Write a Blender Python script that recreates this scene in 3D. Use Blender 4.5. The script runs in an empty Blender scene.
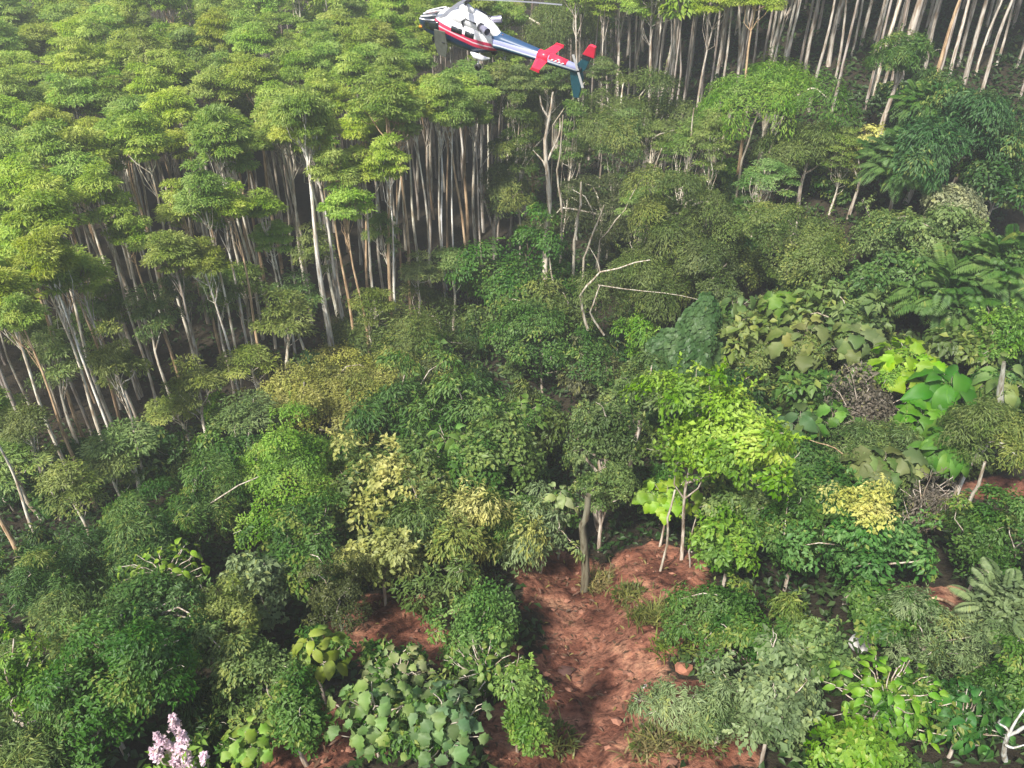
import bpy, math, numpy as np
from mathutils import Vector, Matrix
R = math.radians
scn = bpy.context.scene
col = scn.collection

# ------------------------------------------------------------------ camera, sky, sun, exposure
CAM = np.array([0.0, 0.0, 36.0]); PITCH = R(32.0); FPX = 800.0
cam_d = bpy.data.cameras.new('camera'); cam = bpy.data.objects.new('camera', cam_d); col.objects.link(cam)
cam.location = CAM; cam.rotation_euler = (R(90) - PITCH, 0, 0)
cam_d.sensor_width = 36.0; cam_d.lens = FPX / 1024 * 36; cam_d.clip_end = 3000; cam_d.clip_start = 0.1
scn.camera = cam
SUN_EL, SUN_AZ = R(49), R(-146)          # azimuth from +Y towards +X: sun behind the camera's left shoulder
world = bpy.data.worlds.new('World'); scn.world = world; world.use_nodes = True
wn = world.node_tree.nodes; wl = world.node_tree.links
sky = wn.new('ShaderNodeTexSky'); sky.sky_type = 'NISHITA'; sky.sun_disc = False
sky.sun_elevation = SUN_EL; sky.sun_rotation = SUN_AZ; sky.dust_density = 2.0
wn['Background'].inputs['Strength'].default_value = 0.105
wl.new(sky.outputs[0], wn['Background'].inputs['Color'])
sun_d = bpy.data.lights.new('sun', 'SUN'); sun = bpy.data.objects.new('sun', sun_d); col.objects.link(sun)
sun_d.energy = 4.6; sun_d.angle = R(4); sun_d.color = (1.0, 0.95, 0.86)
sdir = Vector((math.sin(SUN_AZ) * math.cos(SUN_EL), math.cos(SUN_AZ) * math.cos(SUN_EL), math.sin(SUN_EL)))
sun.rotation_euler = sdir.to_track_quat('Z', 'Y').to_euler(); sun.location = (-40, -20, 80)
scn.view_settings.view_transform = 'Standard'; scn.view_settings.look = 'None'
scn.view_settings.exposure = 0.9; scn.view_settings.gamma = 1.0
scn.cycles.max_bounces = 5; scn.cycles.diffuse_bounces = 2; scn.cycles.transmission_bounces = 2; scn.cycles.caustics_reflective = False; scn.cycles.caustics_refractive = False

# ------------------------------------------------------------------ pixels to directions, terrain
FWD = np.array([0, math.cos(PITCH), -math.sin(PITCH)]); UP = np.array([0, math.sin(PITCH), math.cos(PITCH)])
def ray(px, py):
    return FWD + (px - 512) / FPX * np.array([1, 0, 0]) - (py - 384) / FPX * UP
def at(px, py, Y):
    d = ray(px, py); return CAM + d * (Y / d[1])
def depth(p): return float(np.dot(np.asarray(p) - CAM, FWD))
def project(p):
    q = np.asarray(p) - CAM; z = np.dot(q, FWD)
    return 512 + FPX * q[0] / z, 384 - FPX * np.dot(q, UP) / z

def vnoise(x, y, s=0):
    """cheap smooth noise from a few sines"""
    return (np.sin(x * 1.0 + 1.3 * np.sin(y * .7 + s) + s) + np.sin(y * 1.13 + 1.1 * np.sin(x * .81 + 2 * s) + 2.1 * s)
            + .6 * np.sin(x * 2.3 - y * 1.7 + s * 3) + .5 * np.sin(x * 3.1 + y * 2.9 + s * 5)) / 3.1
PY = [-400, -60, 0, 10, 16, 20, 31, 39, 48, 59, 75, 100, 130, 200, 400, 1200]
PL = [0, 8, 12, 12.6, 11, 9.2, 5.6, 3, .6, 1.2, 2.6, 6.5, 14, 40, 100, 160]
PRr = [0, 8, 12, 12.6, 11, 9.6, 7.4, 7.2, 7.6, 11, 18, 27.5, 38, 60, 120, 180]
def ground_z(x, y):
    x = np.asarray(x, float); y = np.asarray(y, float)
    t = np.clip((x - 3) / 30, 0, 1); t = t * t * (3 - 2 * t)
    z = np.interp(y, PY, PL) * (1 - t) + np.interp(y, PY, PRr) * t
    z = z + .35 * vnoise(x * .22, y * .25, 1) + .12 * vnoise(x * .9, y * .8, 2)
    # a shallow gully washed down through the bare slip
    g = np.exp(-((x - (3.0 + (y - 24) * .06)) / 2.2) ** 2) * np.clip((y - 12) / 4, 0, 1) * np.clip((36 - y) / 5, 0, 1)
    return z - 1.3 * g
def hit(px, py, h=0.0, lo=8, hi=160):
    d = ray(px, py); Y = np.arange(lo, hi, .1); P = CAM[None] + d[None] * (Y / d[1])[:, None]
    k = np.nonzero(P[:, 2] < ground_z(P[:, 0], P[:, 1]) + h)[0]
    return P[k[0]] if len(k) else P[-1]

SOIL = [(600, 640, 2.9, 5.0), (610, 720, 2.8, 4.2), (655, 575, 2.8, 3.4), (560, 590, 2.4, 3.4), (385, 625, 2.6, 2.6), (925, 606, 2.6, 1.6),
        (690, 720, 2.2, 3.0), (330, 740, 2.2, 2.0), (470, 650, 2.0, 1.6), (560, 760, 3, 3), (660, 620, 2.4, 3), (1000, 490, 2, 1)]
SOILW = [tuple(hit(a, b)[:2]) + (rx, ry) for a, b, rx, ry in SOIL]
def soil(x, y):
    s = np.zeros_like(np.asarray(x, float))
    for cx, cy, rx, ry in SOILW:
        d = np.sqrt(((x - cx) / rx) ** 2 + ((y - cy) / ry) ** 2) + .28 * vnoise(x * 1.5, y * 1.3, 4)
        s = np.maximum(s, np.clip((1.12 - d) / .3, 0, 1))
    return s

# ------------------------------------------------------------------ materials
def newmat(name):
    m = bpy.data.materials.new(name); m.use_nodes = True
    nt = m.node_tree; return m, nt.nodes, nt.links, nt.nodes['Principled BSDF']
def leaf_mat(name='leaf', trans=.46, rough=.45, spec=.35):
    m, n, l, b = newmat(name)
    oi = n.new('ShaderNodeObjectInfo'); at_ = n.new('ShaderNodeAttribute'); at_.attribute_name = 'rnd'
    hsv = n.new('ShaderNodeHueSaturation')
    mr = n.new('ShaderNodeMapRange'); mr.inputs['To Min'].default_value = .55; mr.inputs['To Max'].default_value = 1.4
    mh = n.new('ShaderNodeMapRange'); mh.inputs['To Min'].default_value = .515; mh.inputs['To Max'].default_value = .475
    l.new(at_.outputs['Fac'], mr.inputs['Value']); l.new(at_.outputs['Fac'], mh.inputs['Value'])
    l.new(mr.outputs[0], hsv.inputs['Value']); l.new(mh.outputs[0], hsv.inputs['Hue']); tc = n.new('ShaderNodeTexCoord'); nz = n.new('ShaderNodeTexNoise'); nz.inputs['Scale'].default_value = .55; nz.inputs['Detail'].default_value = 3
    l.new(tc.outputs['Object'], nz.inputs['Vector']); h0 = n.new('ShaderNodeHueSaturation'); l.new(oi.outputs['Color'], h0.inputs['Color'])
    for key, a, c in (('Hue', .51, .478), ('Value', .72, 1.3), ('Saturation', 1.1, .85)):
        q = n.new('ShaderNodeMapRange'); q.inputs['From Min'].default_value = .3; q.inputs['From Max'].default_value = .7; q.inputs['To Min'].default_value = a; q.inputs['To Max'].default_value = c
        l.new(nz.outputs['Fac'], q.inputs['Value']); l.new(q.outputs[0], h0.inputs[key])
    l.new(h0.outputs[0], hsv.inputs['Color'])
    gt = n.new('ShaderNodeMath'); gt.operation = 'GREATER_THAN'; gt.inputs[1].default_value = .86; l.new(at_.outputs['Fac'], gt.inputs[0])
    old = n.new('ShaderNodeMix'); old.data_type = 'RGBA'; sc_ = n.new('ShaderNodeMath'); sc_.operation = 'MULTIPLY'; sc_.inputs[1].default_value = .55; l.new(gt.outputs[0], sc_.inputs[0]); l.new(sc_.outputs[0], old.inputs[0])
    l.new(hsv.outputs[0], old.inputs[6]); old.inputs[7].default_value = (.34, .36, .08, 1); hsv = type('H', (), {'outputs': [old.outputs[2]]})
    l.new(hsv.outputs[0], b.inputs['Base Color']); b.inputs['Roughness'].default_value = rough
    b.inputs['Specular IOR Level'].default_value = spec
    tr = n.new('ShaderNodeBsdfTranslucent'); h2 = n.new('ShaderNodeHueSaturation')
    h2.inputs['Hue'].default_value = .485; h2.inputs['Value'].default_value = 1.25; l.new(hsv.outputs[0], h2.inputs['Color']); l.new(h2.outputs[0], tr.inputs['Color'])
    mx = n.new('ShaderNodeMixShader'); mx.inputs[0].default_value = trans
    l.new(b.outputs[0], mx.inputs[1]); l.new(tr.outputs[0], mx.inputs[2]); l.new(mx.outputs[0], n['Material Output'].inputs['Surface'])
    return m
def bark_mat():
    m, n, l, b = newmat('bark')
    oi = n.new('ShaderNodeObjectInfo'); tc = n.new('ShaderNodeTexCoord')
    mp = n.new('ShaderNodeMapping'); mp.inputs['Scale'].default_value = (6, 6, .7); l.new(tc.outputs['Object'], mp.inputs[0])
    nz = n.new('ShaderNodeTexNoise'); nz.inputs['Scale'].default_value = 1.3; nz.inputs['Detail'].default_value = 6; l.new(mp.outputs[0], nz.inputs['Vector'])
    rp = n.new('ShaderNodeValToRGB'); rp.color_ramp.elements[0].position = .38; rp.color_ramp.elements[0].color = (.42, .34, .27, 1)
    rp.color_ramp.elements[1].position = .6; rp.color_ramp.elements[1].color = (1, 1, 1, 1); l.new(nz.outputs['Fac'], rp.inputs[0])
    mx = n.new('ShaderNodeMix'); mx.data_type = 'RGBA'; mx.blend_type = 'MULTIPLY'; mx.inputs[0].default_value = 1
    l.new(oi.outputs['Color'], mx.inputs[6]); l.new(rp.outputs[0], mx.inputs[7]); l.new(mx.outputs[2], b.inputs['Base Color'])
    b.inputs['Roughness'].default_value = .85
    bp = n.new('ShaderNodeBump'); bp.inputs['Strength'].default_value = .5; bp.inputs['Distance'].default_value = .03
    l.new(nz.outputs['Fac'], bp.inputs['Height']); l.new(bp.outputs[0], b.inputs['Normal'])
    return m
LEAF = leaf_mat(); GLOSSY = leaf_mat('broad_leaf', .42, .5, .3); BARK = bark_mat()
def ground_mat():
    m, n, l, b = newmat('ground'); tc = n.new('ShaderNodeTexCoord')
    def noise(s, d=6):
        z = n.new('ShaderNodeTexNoise'); z.inputs['Scale'].default_value = s; z.inputs['Detail'].default_value = d; z.inputs['Roughness'].default_value = .65
        l.new(tc.outputs['Object'], z.inputs['Vector']); return z
    def ramp(src, stops):
        r = n.new('ShaderNodeValToRGB'); e = r.color_ramp.elements
        while len(e) < len(stops): e.new(.5)
        for q, (p, c) in zip(e, stops): q.position = p; q.color = c + (1,)
        l.new(src, r.inputs[0]); return r
    n1, n2, n3 = noise(.45), noise(2.6, 8), noise(9, 6)
    litter = ramp(n2.outputs['Fac'], [(.3, (.018, .014, .010)), (.55, (.045, .036, .024)), (.75, (.035, .045, .018))])
    so = ramp(n1.outputs['Fac'], [(.28, (.05, .022, .016)), (.44, (.17, .066, .042)), (.56, (.33, .148, .095)), (.70, (.52, .29, .18))])
    so2 = ramp(n2.outputs['Fac'], [(.34, (.25, .2, .2)), (.52, (1, 1, 1)), (.72, (1.25, 1.15, 1.05))])
    mm = n.new('ShaderNodeMix'); mm.data_type = 'RGBA'; mm.blend_type = 'MULTIPLY'; mm.inputs[0].default_value = 1
    l.new(so.outputs[0], mm.inputs[6]); l.new(so2.outputs[0], mm.inputs[7])
    a = n.new('ShaderNodeAttribute'); a.attribute_name = 'soil'
    ad = n.new('ShaderNodeMath'); ad.operation = 'MULTIPLY_ADD'; l.new(n2.outputs['Fac'], ad.inputs[0]); ad.inputs[1].default_value = 1.2; ad.inputs[2].default_value = -.6
    a2 = n.new('ShaderNodeMath'); a2.operation = 'ADD'; a2.use_clamp = True; l.new(a.outputs['Fac'], a2.inputs[0]); l.new(ad.outputs[0], a2.inputs[1])
    st = n.new('ShaderNodeMapRange'); st.inputs['From Min'].default_value = .3; st.inputs['From Max'].default_value = .6; l.new(a2.outputs[0], st.inputs['Value'])
    mix = n.new('ShaderNodeMix'); mix.data_type = 'RGBA'; l.new(st.outputs[0], mix.inputs[0]); l.new(litter.outputs[0], mix.inputs[6]); l.new(mm.outputs[2], mix.inputs[7])
    l.new(mix.outputs[2], b.inputs['Base Color']); b.inputs['Roughness'].default_value = .95; b.inputs['Specular IOR Level'].default_value = .15
    bp = n.new('ShaderNodeBump'); bp.inputs['Strength'].default_value = .9; bp.inputs['Distance'].default_value = .25; l.new(n2.outputs['Fac'], bp.inputs['Height'])
    b2 = n.new('ShaderNodeBump'); b2.inputs['Strength'].default_value = .7; b2.inputs['Distance'].default_value = .06; l.new(n3.outputs['Fac'], b2.inputs['Height'])
    l.new(bp.outputs[0], b2.inputs['Normal']); l.new(b2.outputs[0], b.inputs['Normal'])
    return m
def plain(name, c, rough=.5, metal=0, spec=.5, noise=.0, scale=4):
    m, n, l, b = newmat(name); b.inputs['Roughness'].default_value = rough; b.inputs['Metallic'].default_value = metal; b.inputs['Specular IOR Level'].default_value = spec
    tc = n.new('ShaderNodeTexCoord'); z = n.new('ShaderNodeTexNoise'); z.inputs['Scale'].default_value = scale; z.inputs['Detail'].default_value = 5
    l.new(tc.outputs['Object'], z.inputs['Vector']); r = n.new('ShaderNodeValToRGB')
    r.color_ramp.elements[0].position = .3; r.color_ramp.elements[1].position = .7
    r.color_ramp.elements[0].color = tuple(v * (1 - noise) for v in c) + (1,); r.color_ramp.elements[1].color = tuple(min(1, v * (1 + noise * .5)) for v in c) + (1,)
    l.new(z.outputs['Fac'], r.inputs[0]); l.new(r.outputs[0], b.inputs['Base Color'])
    return m

# ------------------------------------------------------------------ mesh helpers
def mesh_np(name, V, F, mat, rnd=None, smooth=False):
    """V (n,3); F list of (k,m) index arrays with equal m, or a list of tuples"""
    me = bpy.data.meshes.new(name)
    if isinstance(F, np.ndarray):
        k, m = F.shape
        me.vertices.add(len(V)); me.vertices.foreach_set('co', np.ascontiguousarray(V, np.float32).ravel())
        me.loops.add(k * m); me.loops.foreach_set('vertex_index', np.ascontiguousarray(F, np.int32).ravel())
        me.polygons.add(k); me.polygons.foreach_set('loop_start', np.arange(0, k * m, m, dtype=np.int32))
        me.update(calc_edges=True)
    else:
        me.from_pydata([tuple(v) for v in V], [], F); me.update()
    if rnd is not None:
        a = me.attributes.new('rnd', 'FLOAT', 'POINT'); a.data.foreach_set('value', np.ascontiguousarray(rnd, np.float32))
    if smooth: me.polygons.foreach_set('use_smooth', np.ones(len(me.polygons), bool))
    me.materials.append(mat)
    return me
def link(name, me, parent=None, color=None):
    o = bpy.data.objects.new(name, me); col.objects.link(o)
    if parent is not None: o.parent = parent
    if color is not None: o.color = tuple(color) + (1,)
    return o
def tag(o, label, cat, group=None, kind=None):
    o['label'] = label; o['category'] = cat
    if group: o['group'] = group
    if kind: o['kind'] = kind
    return o
def empty(name, loc, rz=0.0):
    o = bpy.data.objects.new(name, None); col.objects.link(o); o.location = loc; o.rotation_euler = (0, 0, rz); o.empty_display_size = .3
    return o
def unit(v): return v / np.maximum(np.linalg.norm(v, axis=-1, keepdims=True), 1e-9)
def rsph(rg, n): return unit(rg.normal(size=(n, 3)))

class Leaves:
    """gathers leaf blades: each a folded pointed blade of four or six corners"""
    def __init__(s): s.V = []; s.r = []; s.n6 = []; s.m = []
    def add(s, pos, axis, nrm, ln, wd, rnd, fold=.25):
        axis = unit(axis); side = unit(np.cross(axis, nrm)); nn = np.cross(side, axis)
        ln = np.broadcast_to(ln, (len(pos),))[:, None]; wd = np.broadcast_to(wd, (len(pos),))[:, None]
        b = pos; t = pos + axis * ln - nn * ln * .18
        mid = pos + axis * ln * .48 - nn * wd * fold * .0
        L = mid + side * wd * .5 + nn * wd * fold; Rr = mid - side * wd * .5 + nn * wd * fold
        s.V.append(np.stack([b, L, t, Rr], 1)); s.r.append(np.repeat(rnd, 4))
    def mesh(s, name, mat=None):
        V = np.concatenate(s.V).reshape(-1, 3); k = len(V) // 4
        base = np.arange(k)[:, None] * 4
        F = np.concatenate([base + np.array([0, 2, 1]), base + np.array([0, 3, 2])], 0)
        return mesh_np(name, V, F, mat or LEAF, np.concatenate(s.r))

def tube_pts(pts, rad, sides=6):
    pts = np.asarray(pts, float); n = len(pts); V = []; 
    tan = unit(np.gradient(pts, axis=0)); ref = np.array([0.31, .2, .93])
    if abs(np.dot(tan[0], ref)) > .97: ref = np.array([1., 0, 0])
    u = unit(np.cross(tan, ref)); w = np.cross(tan, u); a = np.arange(sides) / sides * 2 * np.pi
    V = pts[:, None] + (np.cos(a)[None, :, None] * u[:, None] + np.sin(a)[None, :, None] * w[:, None]) * np.asarray(rad)[:, None, None]
    F = []
    for i in range(n - 1):
        for j in range(sides):
            k = (j + 1) % sides; F.append((i * sides + j, i * sides + k, (i + 1) * sides + k, (i + 1) * sides + j))
    return V.reshape(-1, 3), F
class Tubes:
    def __init__(s): s.V = []; s.F = []; s.n = 0
    def add(s, pts, r0, r1, sides=6):
        pts = np.asarray(pts, float); rad = np.linspace(r0, r1, len(pts)) if np.isscalar(r0) else r0
        V, F = tube_pts(pts, rad, sides); s.V.append(V); s.F += [tuple(i + s.n for i in f) for f in F]; s.n += len(V)
    def mesh(s, name, mat=None): return mesh_np(name, np.concatenate(s.V), s.F, mat or BARK, smooth=True)
def curve(a, b, rg, wob=.1, n=7, sag=0):
    a = np.asarray(a, float); b = np.asarray(b, float); t = np.linspace(0, 1, n)[:, None]; L = np.linalg.norm(b - a)
    off = rg.normal(size=(2, 3)) * wob * L
    p = a + (b - a) * t + np.sin(np.pi * t) * off[0] + np.sin(2 * np.pi * t) * off[1] * .5
    p[:, 2] += (np.sin(np.pi * t) * sag * L)[:, 0]
    return p

# ------------------------------------------------------------------ crowns
STY = {  # leaf length, width, pad radius (share of crown), cover, droop, spread of normals
    'mid': (.25, .125, .30, 1.5, .3, .42), 'round': (.33, .20, .28, 1.5, .25, .4), 'fine': (.28, .065, .30, 1.2, .45, .5),
    'mound': (.27, .17, .40, 1.7, .6, .25), 'small': (.17, .095, .26, 1.5, .25, .42), 'droop': (.36, .12, .28, 1.5, .95, .42),
}
def crown_leaves(rg, rx, ry, rz, sty, zc=0.0, lv=None, low=-.35, open_=0.0, down=None, lf=1.0):
    """an uneven crown: pads of leaves held at different heights, with dark gaps between them and stray shoots"""
    ln, wd, cr, cover, droop, sp = STY[sty]; ln *= lf; wd *= lf
    lv = lv or Leaves(); R3 = np.array([rx, ry, rz]); rm = (rx * ry * rz) ** (1 / 3)
    K = int(np.clip(1.75 / cr ** 2, 10, 30)); ang = rg.uniform(0, 6.3); skew = rg.normal(size=3) * .16
    d = rsph(rg, K * 5); d = d[d[:, 2] > low][:K]; K = len(d)
    lob = 1 + .36 * np.sin(np.arctan2(d[:, 1], d[:, 0]) * rg.integers(2, 4) + ang) + .16 * np.sin(d[:, 2] * 5 + ang * 2)
    c = (d * (rg.uniform(.38, 1.08, K) * lob)[:, None] * (1 - cr * .35) + skew) * R3
    if down: c[:, 2] = np.where(c[:, 2] < 0, c[:, 2] / rz * down, c[:, 2])
    rad = cr * rm * rg.uniform(.4, 1.3, K)
    cents = [x + np.array([0, 0, zc]) for x in c]
    for ck, q, r in zip(c, d, rad):
        n = int(np.clip(cover * 1.85 * np.pi * r * r / (ln * wd * .5) * (1 - open_), 30, 1400))
        tilt = unit(q * np.array([.75, .75, .4]) + np.array([0, 0, .9]) + rg.normal(size=3) * .2)       # the pad faces up and out
        u = unit(np.cross(tilt, rg.normal(size=3))); w = np.cross(tilt, u)
        th = rg.uniform(0, 2 * np.pi, n); g = np.sqrt(rg.uniform(0, 1, n)); ed = 1 + .28 * np.sin(th * 3 + r * 40) + .18 * np.sin(th * 5 + r * 90)
        rr = g * ed * r * 1.25
        rad_d = np.cos(th)[:, None] * u + np.sin(th)[:, None] * w
        hgt = (.45 * (1 - g ** 2) + rg.normal(0, .15, n) - (rg.random(n) < .3) * rg.uniform(0, .5, n)) * r
        p = ck + rad_d * rr[:, None] + tilt * hgt[:, None]
        nr = unit(tilt * .9 + rad_d * (g * .75)[:, None] + np.array([0, 0, .2]) + rg.normal(size=(n, 3)) * sp)
        ax = rad_d * .8 + rg.normal(size=(n, 3)) * .45 + np.array([0, 0, -droop]); ax = ax - nr * np.sum(ax * nr, 1, keepdims=True) * .8
        s2 = rg.uniform(.55, 1.3, n) * rg.choice([1, 1.45], n, p=[.86, .14])
        lv.add(p + [0, 0, zc], ax, nr, ln * s2, wd * s2 * rg.uniform(.8, 1.2, n), np.clip(rg.normal(.5, .16, n) + rg.normal(0, .2), 0, 1))
    # stray shoots stand out of the outline
    for i in range(int(K * 1.1)):
        q = unit(rg.normal(size=3) + [0, 0, .8]); root = c[rg.integers(K)]; L = rg.uniform(.3, 1.0) * rm * .6; m = 14; t = np.linspace(.3, 1.1, m)[:, None]
        p = root + q * L * t + [0, 0, zc]; lv.add(p, rsph(rg, m) + q * .6, rsph(rg, m) * .6 + [0, 0, 1], ln * 1.1, wd * 1.1, np.clip(rg.normal(.7, .15, m), 0, 1))
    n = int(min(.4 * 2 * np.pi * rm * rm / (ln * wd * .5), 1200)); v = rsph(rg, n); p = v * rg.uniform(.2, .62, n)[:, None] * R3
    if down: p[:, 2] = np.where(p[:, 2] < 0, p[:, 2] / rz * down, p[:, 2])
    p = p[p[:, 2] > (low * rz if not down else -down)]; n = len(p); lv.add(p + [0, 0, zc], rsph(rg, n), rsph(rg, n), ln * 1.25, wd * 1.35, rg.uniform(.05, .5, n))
    return lv, cents
def frond_leaves(rg, rx, ry, rz, zc, n_fr=60, ll=.26, lw=.046, pairs=20, low=-.25):
    """pinnate sprays arching out of the crown"""
    lv = Leaves(); cents = []
    d = rsph(rg, n_fr * 3); d = d[d[:, 2] > low][:n_fr]
    R3 = np.array([rx, ry, rz])
    for q in d:
        root = q * R3 * rg.uniform(.25, .6); out = unit(q * [1, 1, .6] + rg.normal(size=3) * .35); L = rg.uniform(.38, .6) * (rx + ry + rz) / 3 * 1.25
        t = np.linspace(.1, 1, pairs)[:, None]
        rach = root + out * L * t + np.array([0, 0, 1.]) * (.38 * t - .62 * t * t) * L
        tg = unit(np.gradient(rach, axis=0)); side = unit(np.cross(tg, [0, 0, 1.]) + 1e-4); nr = unit(np.cross(side, tg))
        env = (np.sin(np.pi * np.clip(t * .86 + .12, 0, 1)) ** .6)[:, 0]
        r0 = np.clip(rg.normal(.5, .16), .05, .95)
        for sgn in (-1, 1):
            ax = side * sgn + tg * .55 - np.array([0, 0, .28])
            lv.add(rach + [0, 0, zc], ax, nr + rg.normal(size=rach.shape) * .15, ll * env * L / 1.2 * 1.5, lw * env * L / 1.2 * 1.9, np.clip(r0 + rg.normal(0, .1, pairs), 0, 1))
        cents.append(root + [0, 0, zc])
    rm = (rx + ry + rz) / 3; n = min(int(2 * 2 * np.pi * rm * rm / (.3 * .16 * .5)), 2600)
    v = rsph(rg, n); p = v * rg.uniform(.3, .72, n)[:, None] * R3; p = p[p[:, 2] > low * rz * 1.4]; n = len(p)
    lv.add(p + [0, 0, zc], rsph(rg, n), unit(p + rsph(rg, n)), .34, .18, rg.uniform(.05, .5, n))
    return lv, cents
def tree_trunk(rg, hc, rz, cents, r, lean=(0, 0), nb=9):
    tb = Tubes(); top = np.array([lean[0] * .0, 0, hc + rz * .25]); base = np.array([-lean[0], -lean[1], -.5])
    p = curve(base, top, rg, .035, 9); tb.add(p, np.linspace(r, r * .35, 9), 0, 7)
    cs = [cents[i % len(cents)] + rg.normal(size=3) * (.0 if nb < 20 else .5) for i in rg.permutation(max(nb, len(cents)))[:nb]]
    for c in cs:
        k = rg.integers(4, 8); tb.add(curve(p[k], c, rg, .1, 5, .08), r * .45, r * .12, 5)
    for i in range(nb // 2):               # bare twigs that stand out of the leaves
        c = cents[rg.integers(len(cents))]; o_ = unit((c - np.array([0, 0, hc])) * [1, 1, .6] + [0, 0, .3] + rg.normal(size=3) * .4); tb.add(curve(c, c + o_ * rg.uniform(.35, .8) * (.4 + rz * .3), rg, .1, 5), .022, .009, 4)
    return tb

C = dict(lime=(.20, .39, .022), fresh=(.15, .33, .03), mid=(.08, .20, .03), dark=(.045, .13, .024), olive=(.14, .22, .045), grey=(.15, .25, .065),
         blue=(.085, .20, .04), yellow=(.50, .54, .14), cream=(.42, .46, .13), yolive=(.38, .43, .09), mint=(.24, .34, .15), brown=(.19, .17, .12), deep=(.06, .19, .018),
         euc=(.26, .42, .05), silver=(.22, .32, .13), pink=(.75, .38, .52))
BK = dict(pale=(.80, .74, .62), tan=(.62, .45, .28), grey=(.54, .48, .41), dark=(.11, .085, .06), white=(.86, .83, .76))
_seed = [100]
def rng():
    _seed[0] += 1; return np.random.default_rng(_seed[0])
XY = lambda p: (p[0], p[1])
def base_under(p): return Vector((p[0], p[1], float(ground_z(p[0], p[1]))))
def plant(name, px, py, w, h, hc, sty, colr, label, cat='tree', bark='grey', group=None, low=-.35, tr=None, lean=(0, 0), crown_name='crown', open_=0.0):
    """a tree or bush whose crown centre is seen at px, py and stands hc metres above the ground under it"""
    rg = rng(); p = hit(px, py, hc); m = depth(p) / FPX
    rx = w * m / 2; ry = rx * rg.uniform(.85, 1.05); rz = max(h * m / 2 * .95, .35)
    b = base_under(p); o = empty(name, b)
    down = None; lf = float(np.clip(depth(p) / 52, .62, 1.0)) * (1.75 if name in ('lobed_bush', 'rounded_bush') else 1.0)
    if cat in ('bush', 'shrub') and hc > 1: rx *= rg.uniform(1.05, 1.35); ry *= rg.uniform(1.0, 1.3); rz *= rg.uniform(1.0, 1.3); low = -.45; down = hc * .9
    if sty == 'frond': lv, ce = frond_leaves(rg, rx, ry, rz, hc, low=low, n_fr=int(np.clip(36 * rx, 50, 130)))
    else: lv, ce = crown_leaves(rg, rx, ry, rz, sty, hc, low=low, open_=.62 if colr == 'brown' else open_, down=down, lf=lf)
    cc = C[colr] if isinstance(colr, str) else colr
    if colr in ('cream', 'yolive'):         # pale young leaves over an older green crown
        pl, _ = crown_leaves(np.random.default_rng(_seed[0] + 5000), rx * 1.04, ry * 1.04, rz * 1.05, sty, hc, low=low, open_=.5, down=down, lf=lf)
        link('young_leaves', pl.mesh(name + '_young_leaves'), o, cc); cc = (.13, .22, .05) if colr == 'cream' else (.26, .29, .06)
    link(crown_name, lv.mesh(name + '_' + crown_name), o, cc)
    tb = tree_trunk(rg, hc, rz, ce, tr or max(.06, .035 * hc), lean, nb=34 if colr == 'brown' else 9)
    link('trunk' if cat == 'tree' else 'stem', tb.mesh(name + '_stem'), o, BK[bark])
    tag(o, label, cat, group); NAMED.append((np.array([b[0], b[1], b[2] + hc]), label))
    return o
NAMED = []; CUT = (' at ', ' in ', ' on ', ' under ', ' above ', ' below ', ' right ', ' left ', ' behind ', ' with ', ' beside ', ' between ', ' lit ', ' over ', ' hanging', ' spilling', ' directly', ' just', ' near', ' rising', ' along', ' touching', ' cut ', ' crowned', ' lower ', ' growing', ' bordering', ' topping', ' standing', ' falling', ' among', ' close', ' leaning', ' half', ', ', ' second', ' third', ' lowest', ' of the', ' of fine', ' of feather')
def short(label):
    k = min([label.find(c) for c in CUT if label.find(c) > 0] + [len(label)]); return label[:k]
def beside(p, pool, tol=14):
    q = min(pool, key=lambda t: np.sum((t[0][:2] - np.asarray(p)[:2]) ** 2)); a, b = project(p); c, d = project(q[0])
    rel = ('just left of' if a < c else 'just right of') if abs(a - c) > abs(b - d) else ('behind' if b < d else 'in front of')
    return rel + ' the ' + (q[1] if len(q[1].split()) <= 8 else short(q[1]))

# ------------------------------------------------------------------ the ground
def build_ground():
    xs = np.unique(np.concatenate([np.linspace(-900, -70, 16), np.arange(-70, -24, 1.2), np.arange(-24, 26, .28), np.arange(26, 72, 1.2), np.linspace(72, 900, 16)]))
    ys = np.unique(np.concatenate([np.linspace(-400, 6, 14), np.arange(6, 46, .28), np.arange(46, 130, 1.1), np.linspace(130, 1200, 22)]))
    X, Y = np.meshgrid(xs, ys); s = soil(X, Y); Z = ground_z(X, Y)
    near = (np.abs(X) < 26) & (Y > 6) & (Y < 46)
    rough = .16 * vnoise(X * 2.1, Y * 1.9, 7) + .1 * vnoise(X * 4.7, Y * 4.1, 3) + .22 * np.abs(vnoise(X * 1.3, Y * .7, 5))
    Z = Z + np.where(near, rough * (.3 + s), 0)
    V = np.stack([X, Y, Z], -1).reshape(-1, 3); nx, ny = len(xs), len(ys)
    i = np.arange(ny - 1)[:, None] * nx + np.arange(nx - 1)[None]
    F = np.stack([i, i + 1, i + nx + 1, i + nx], -1).reshape(-1, 4)
    me = mesh_np('ground', V, F, ground_mat(), smooth=True)
    a = me.attributes.new('soil', 'FLOAT', 'POINT'); a.data.foreach_set('value', s.astype(np.float32).ravel())
    o = link('ground', me); o['kind'] = 'structure'; o['label'] = 'dark leaf litter slope with a bare red earth slip in front'
build_ground()

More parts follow.
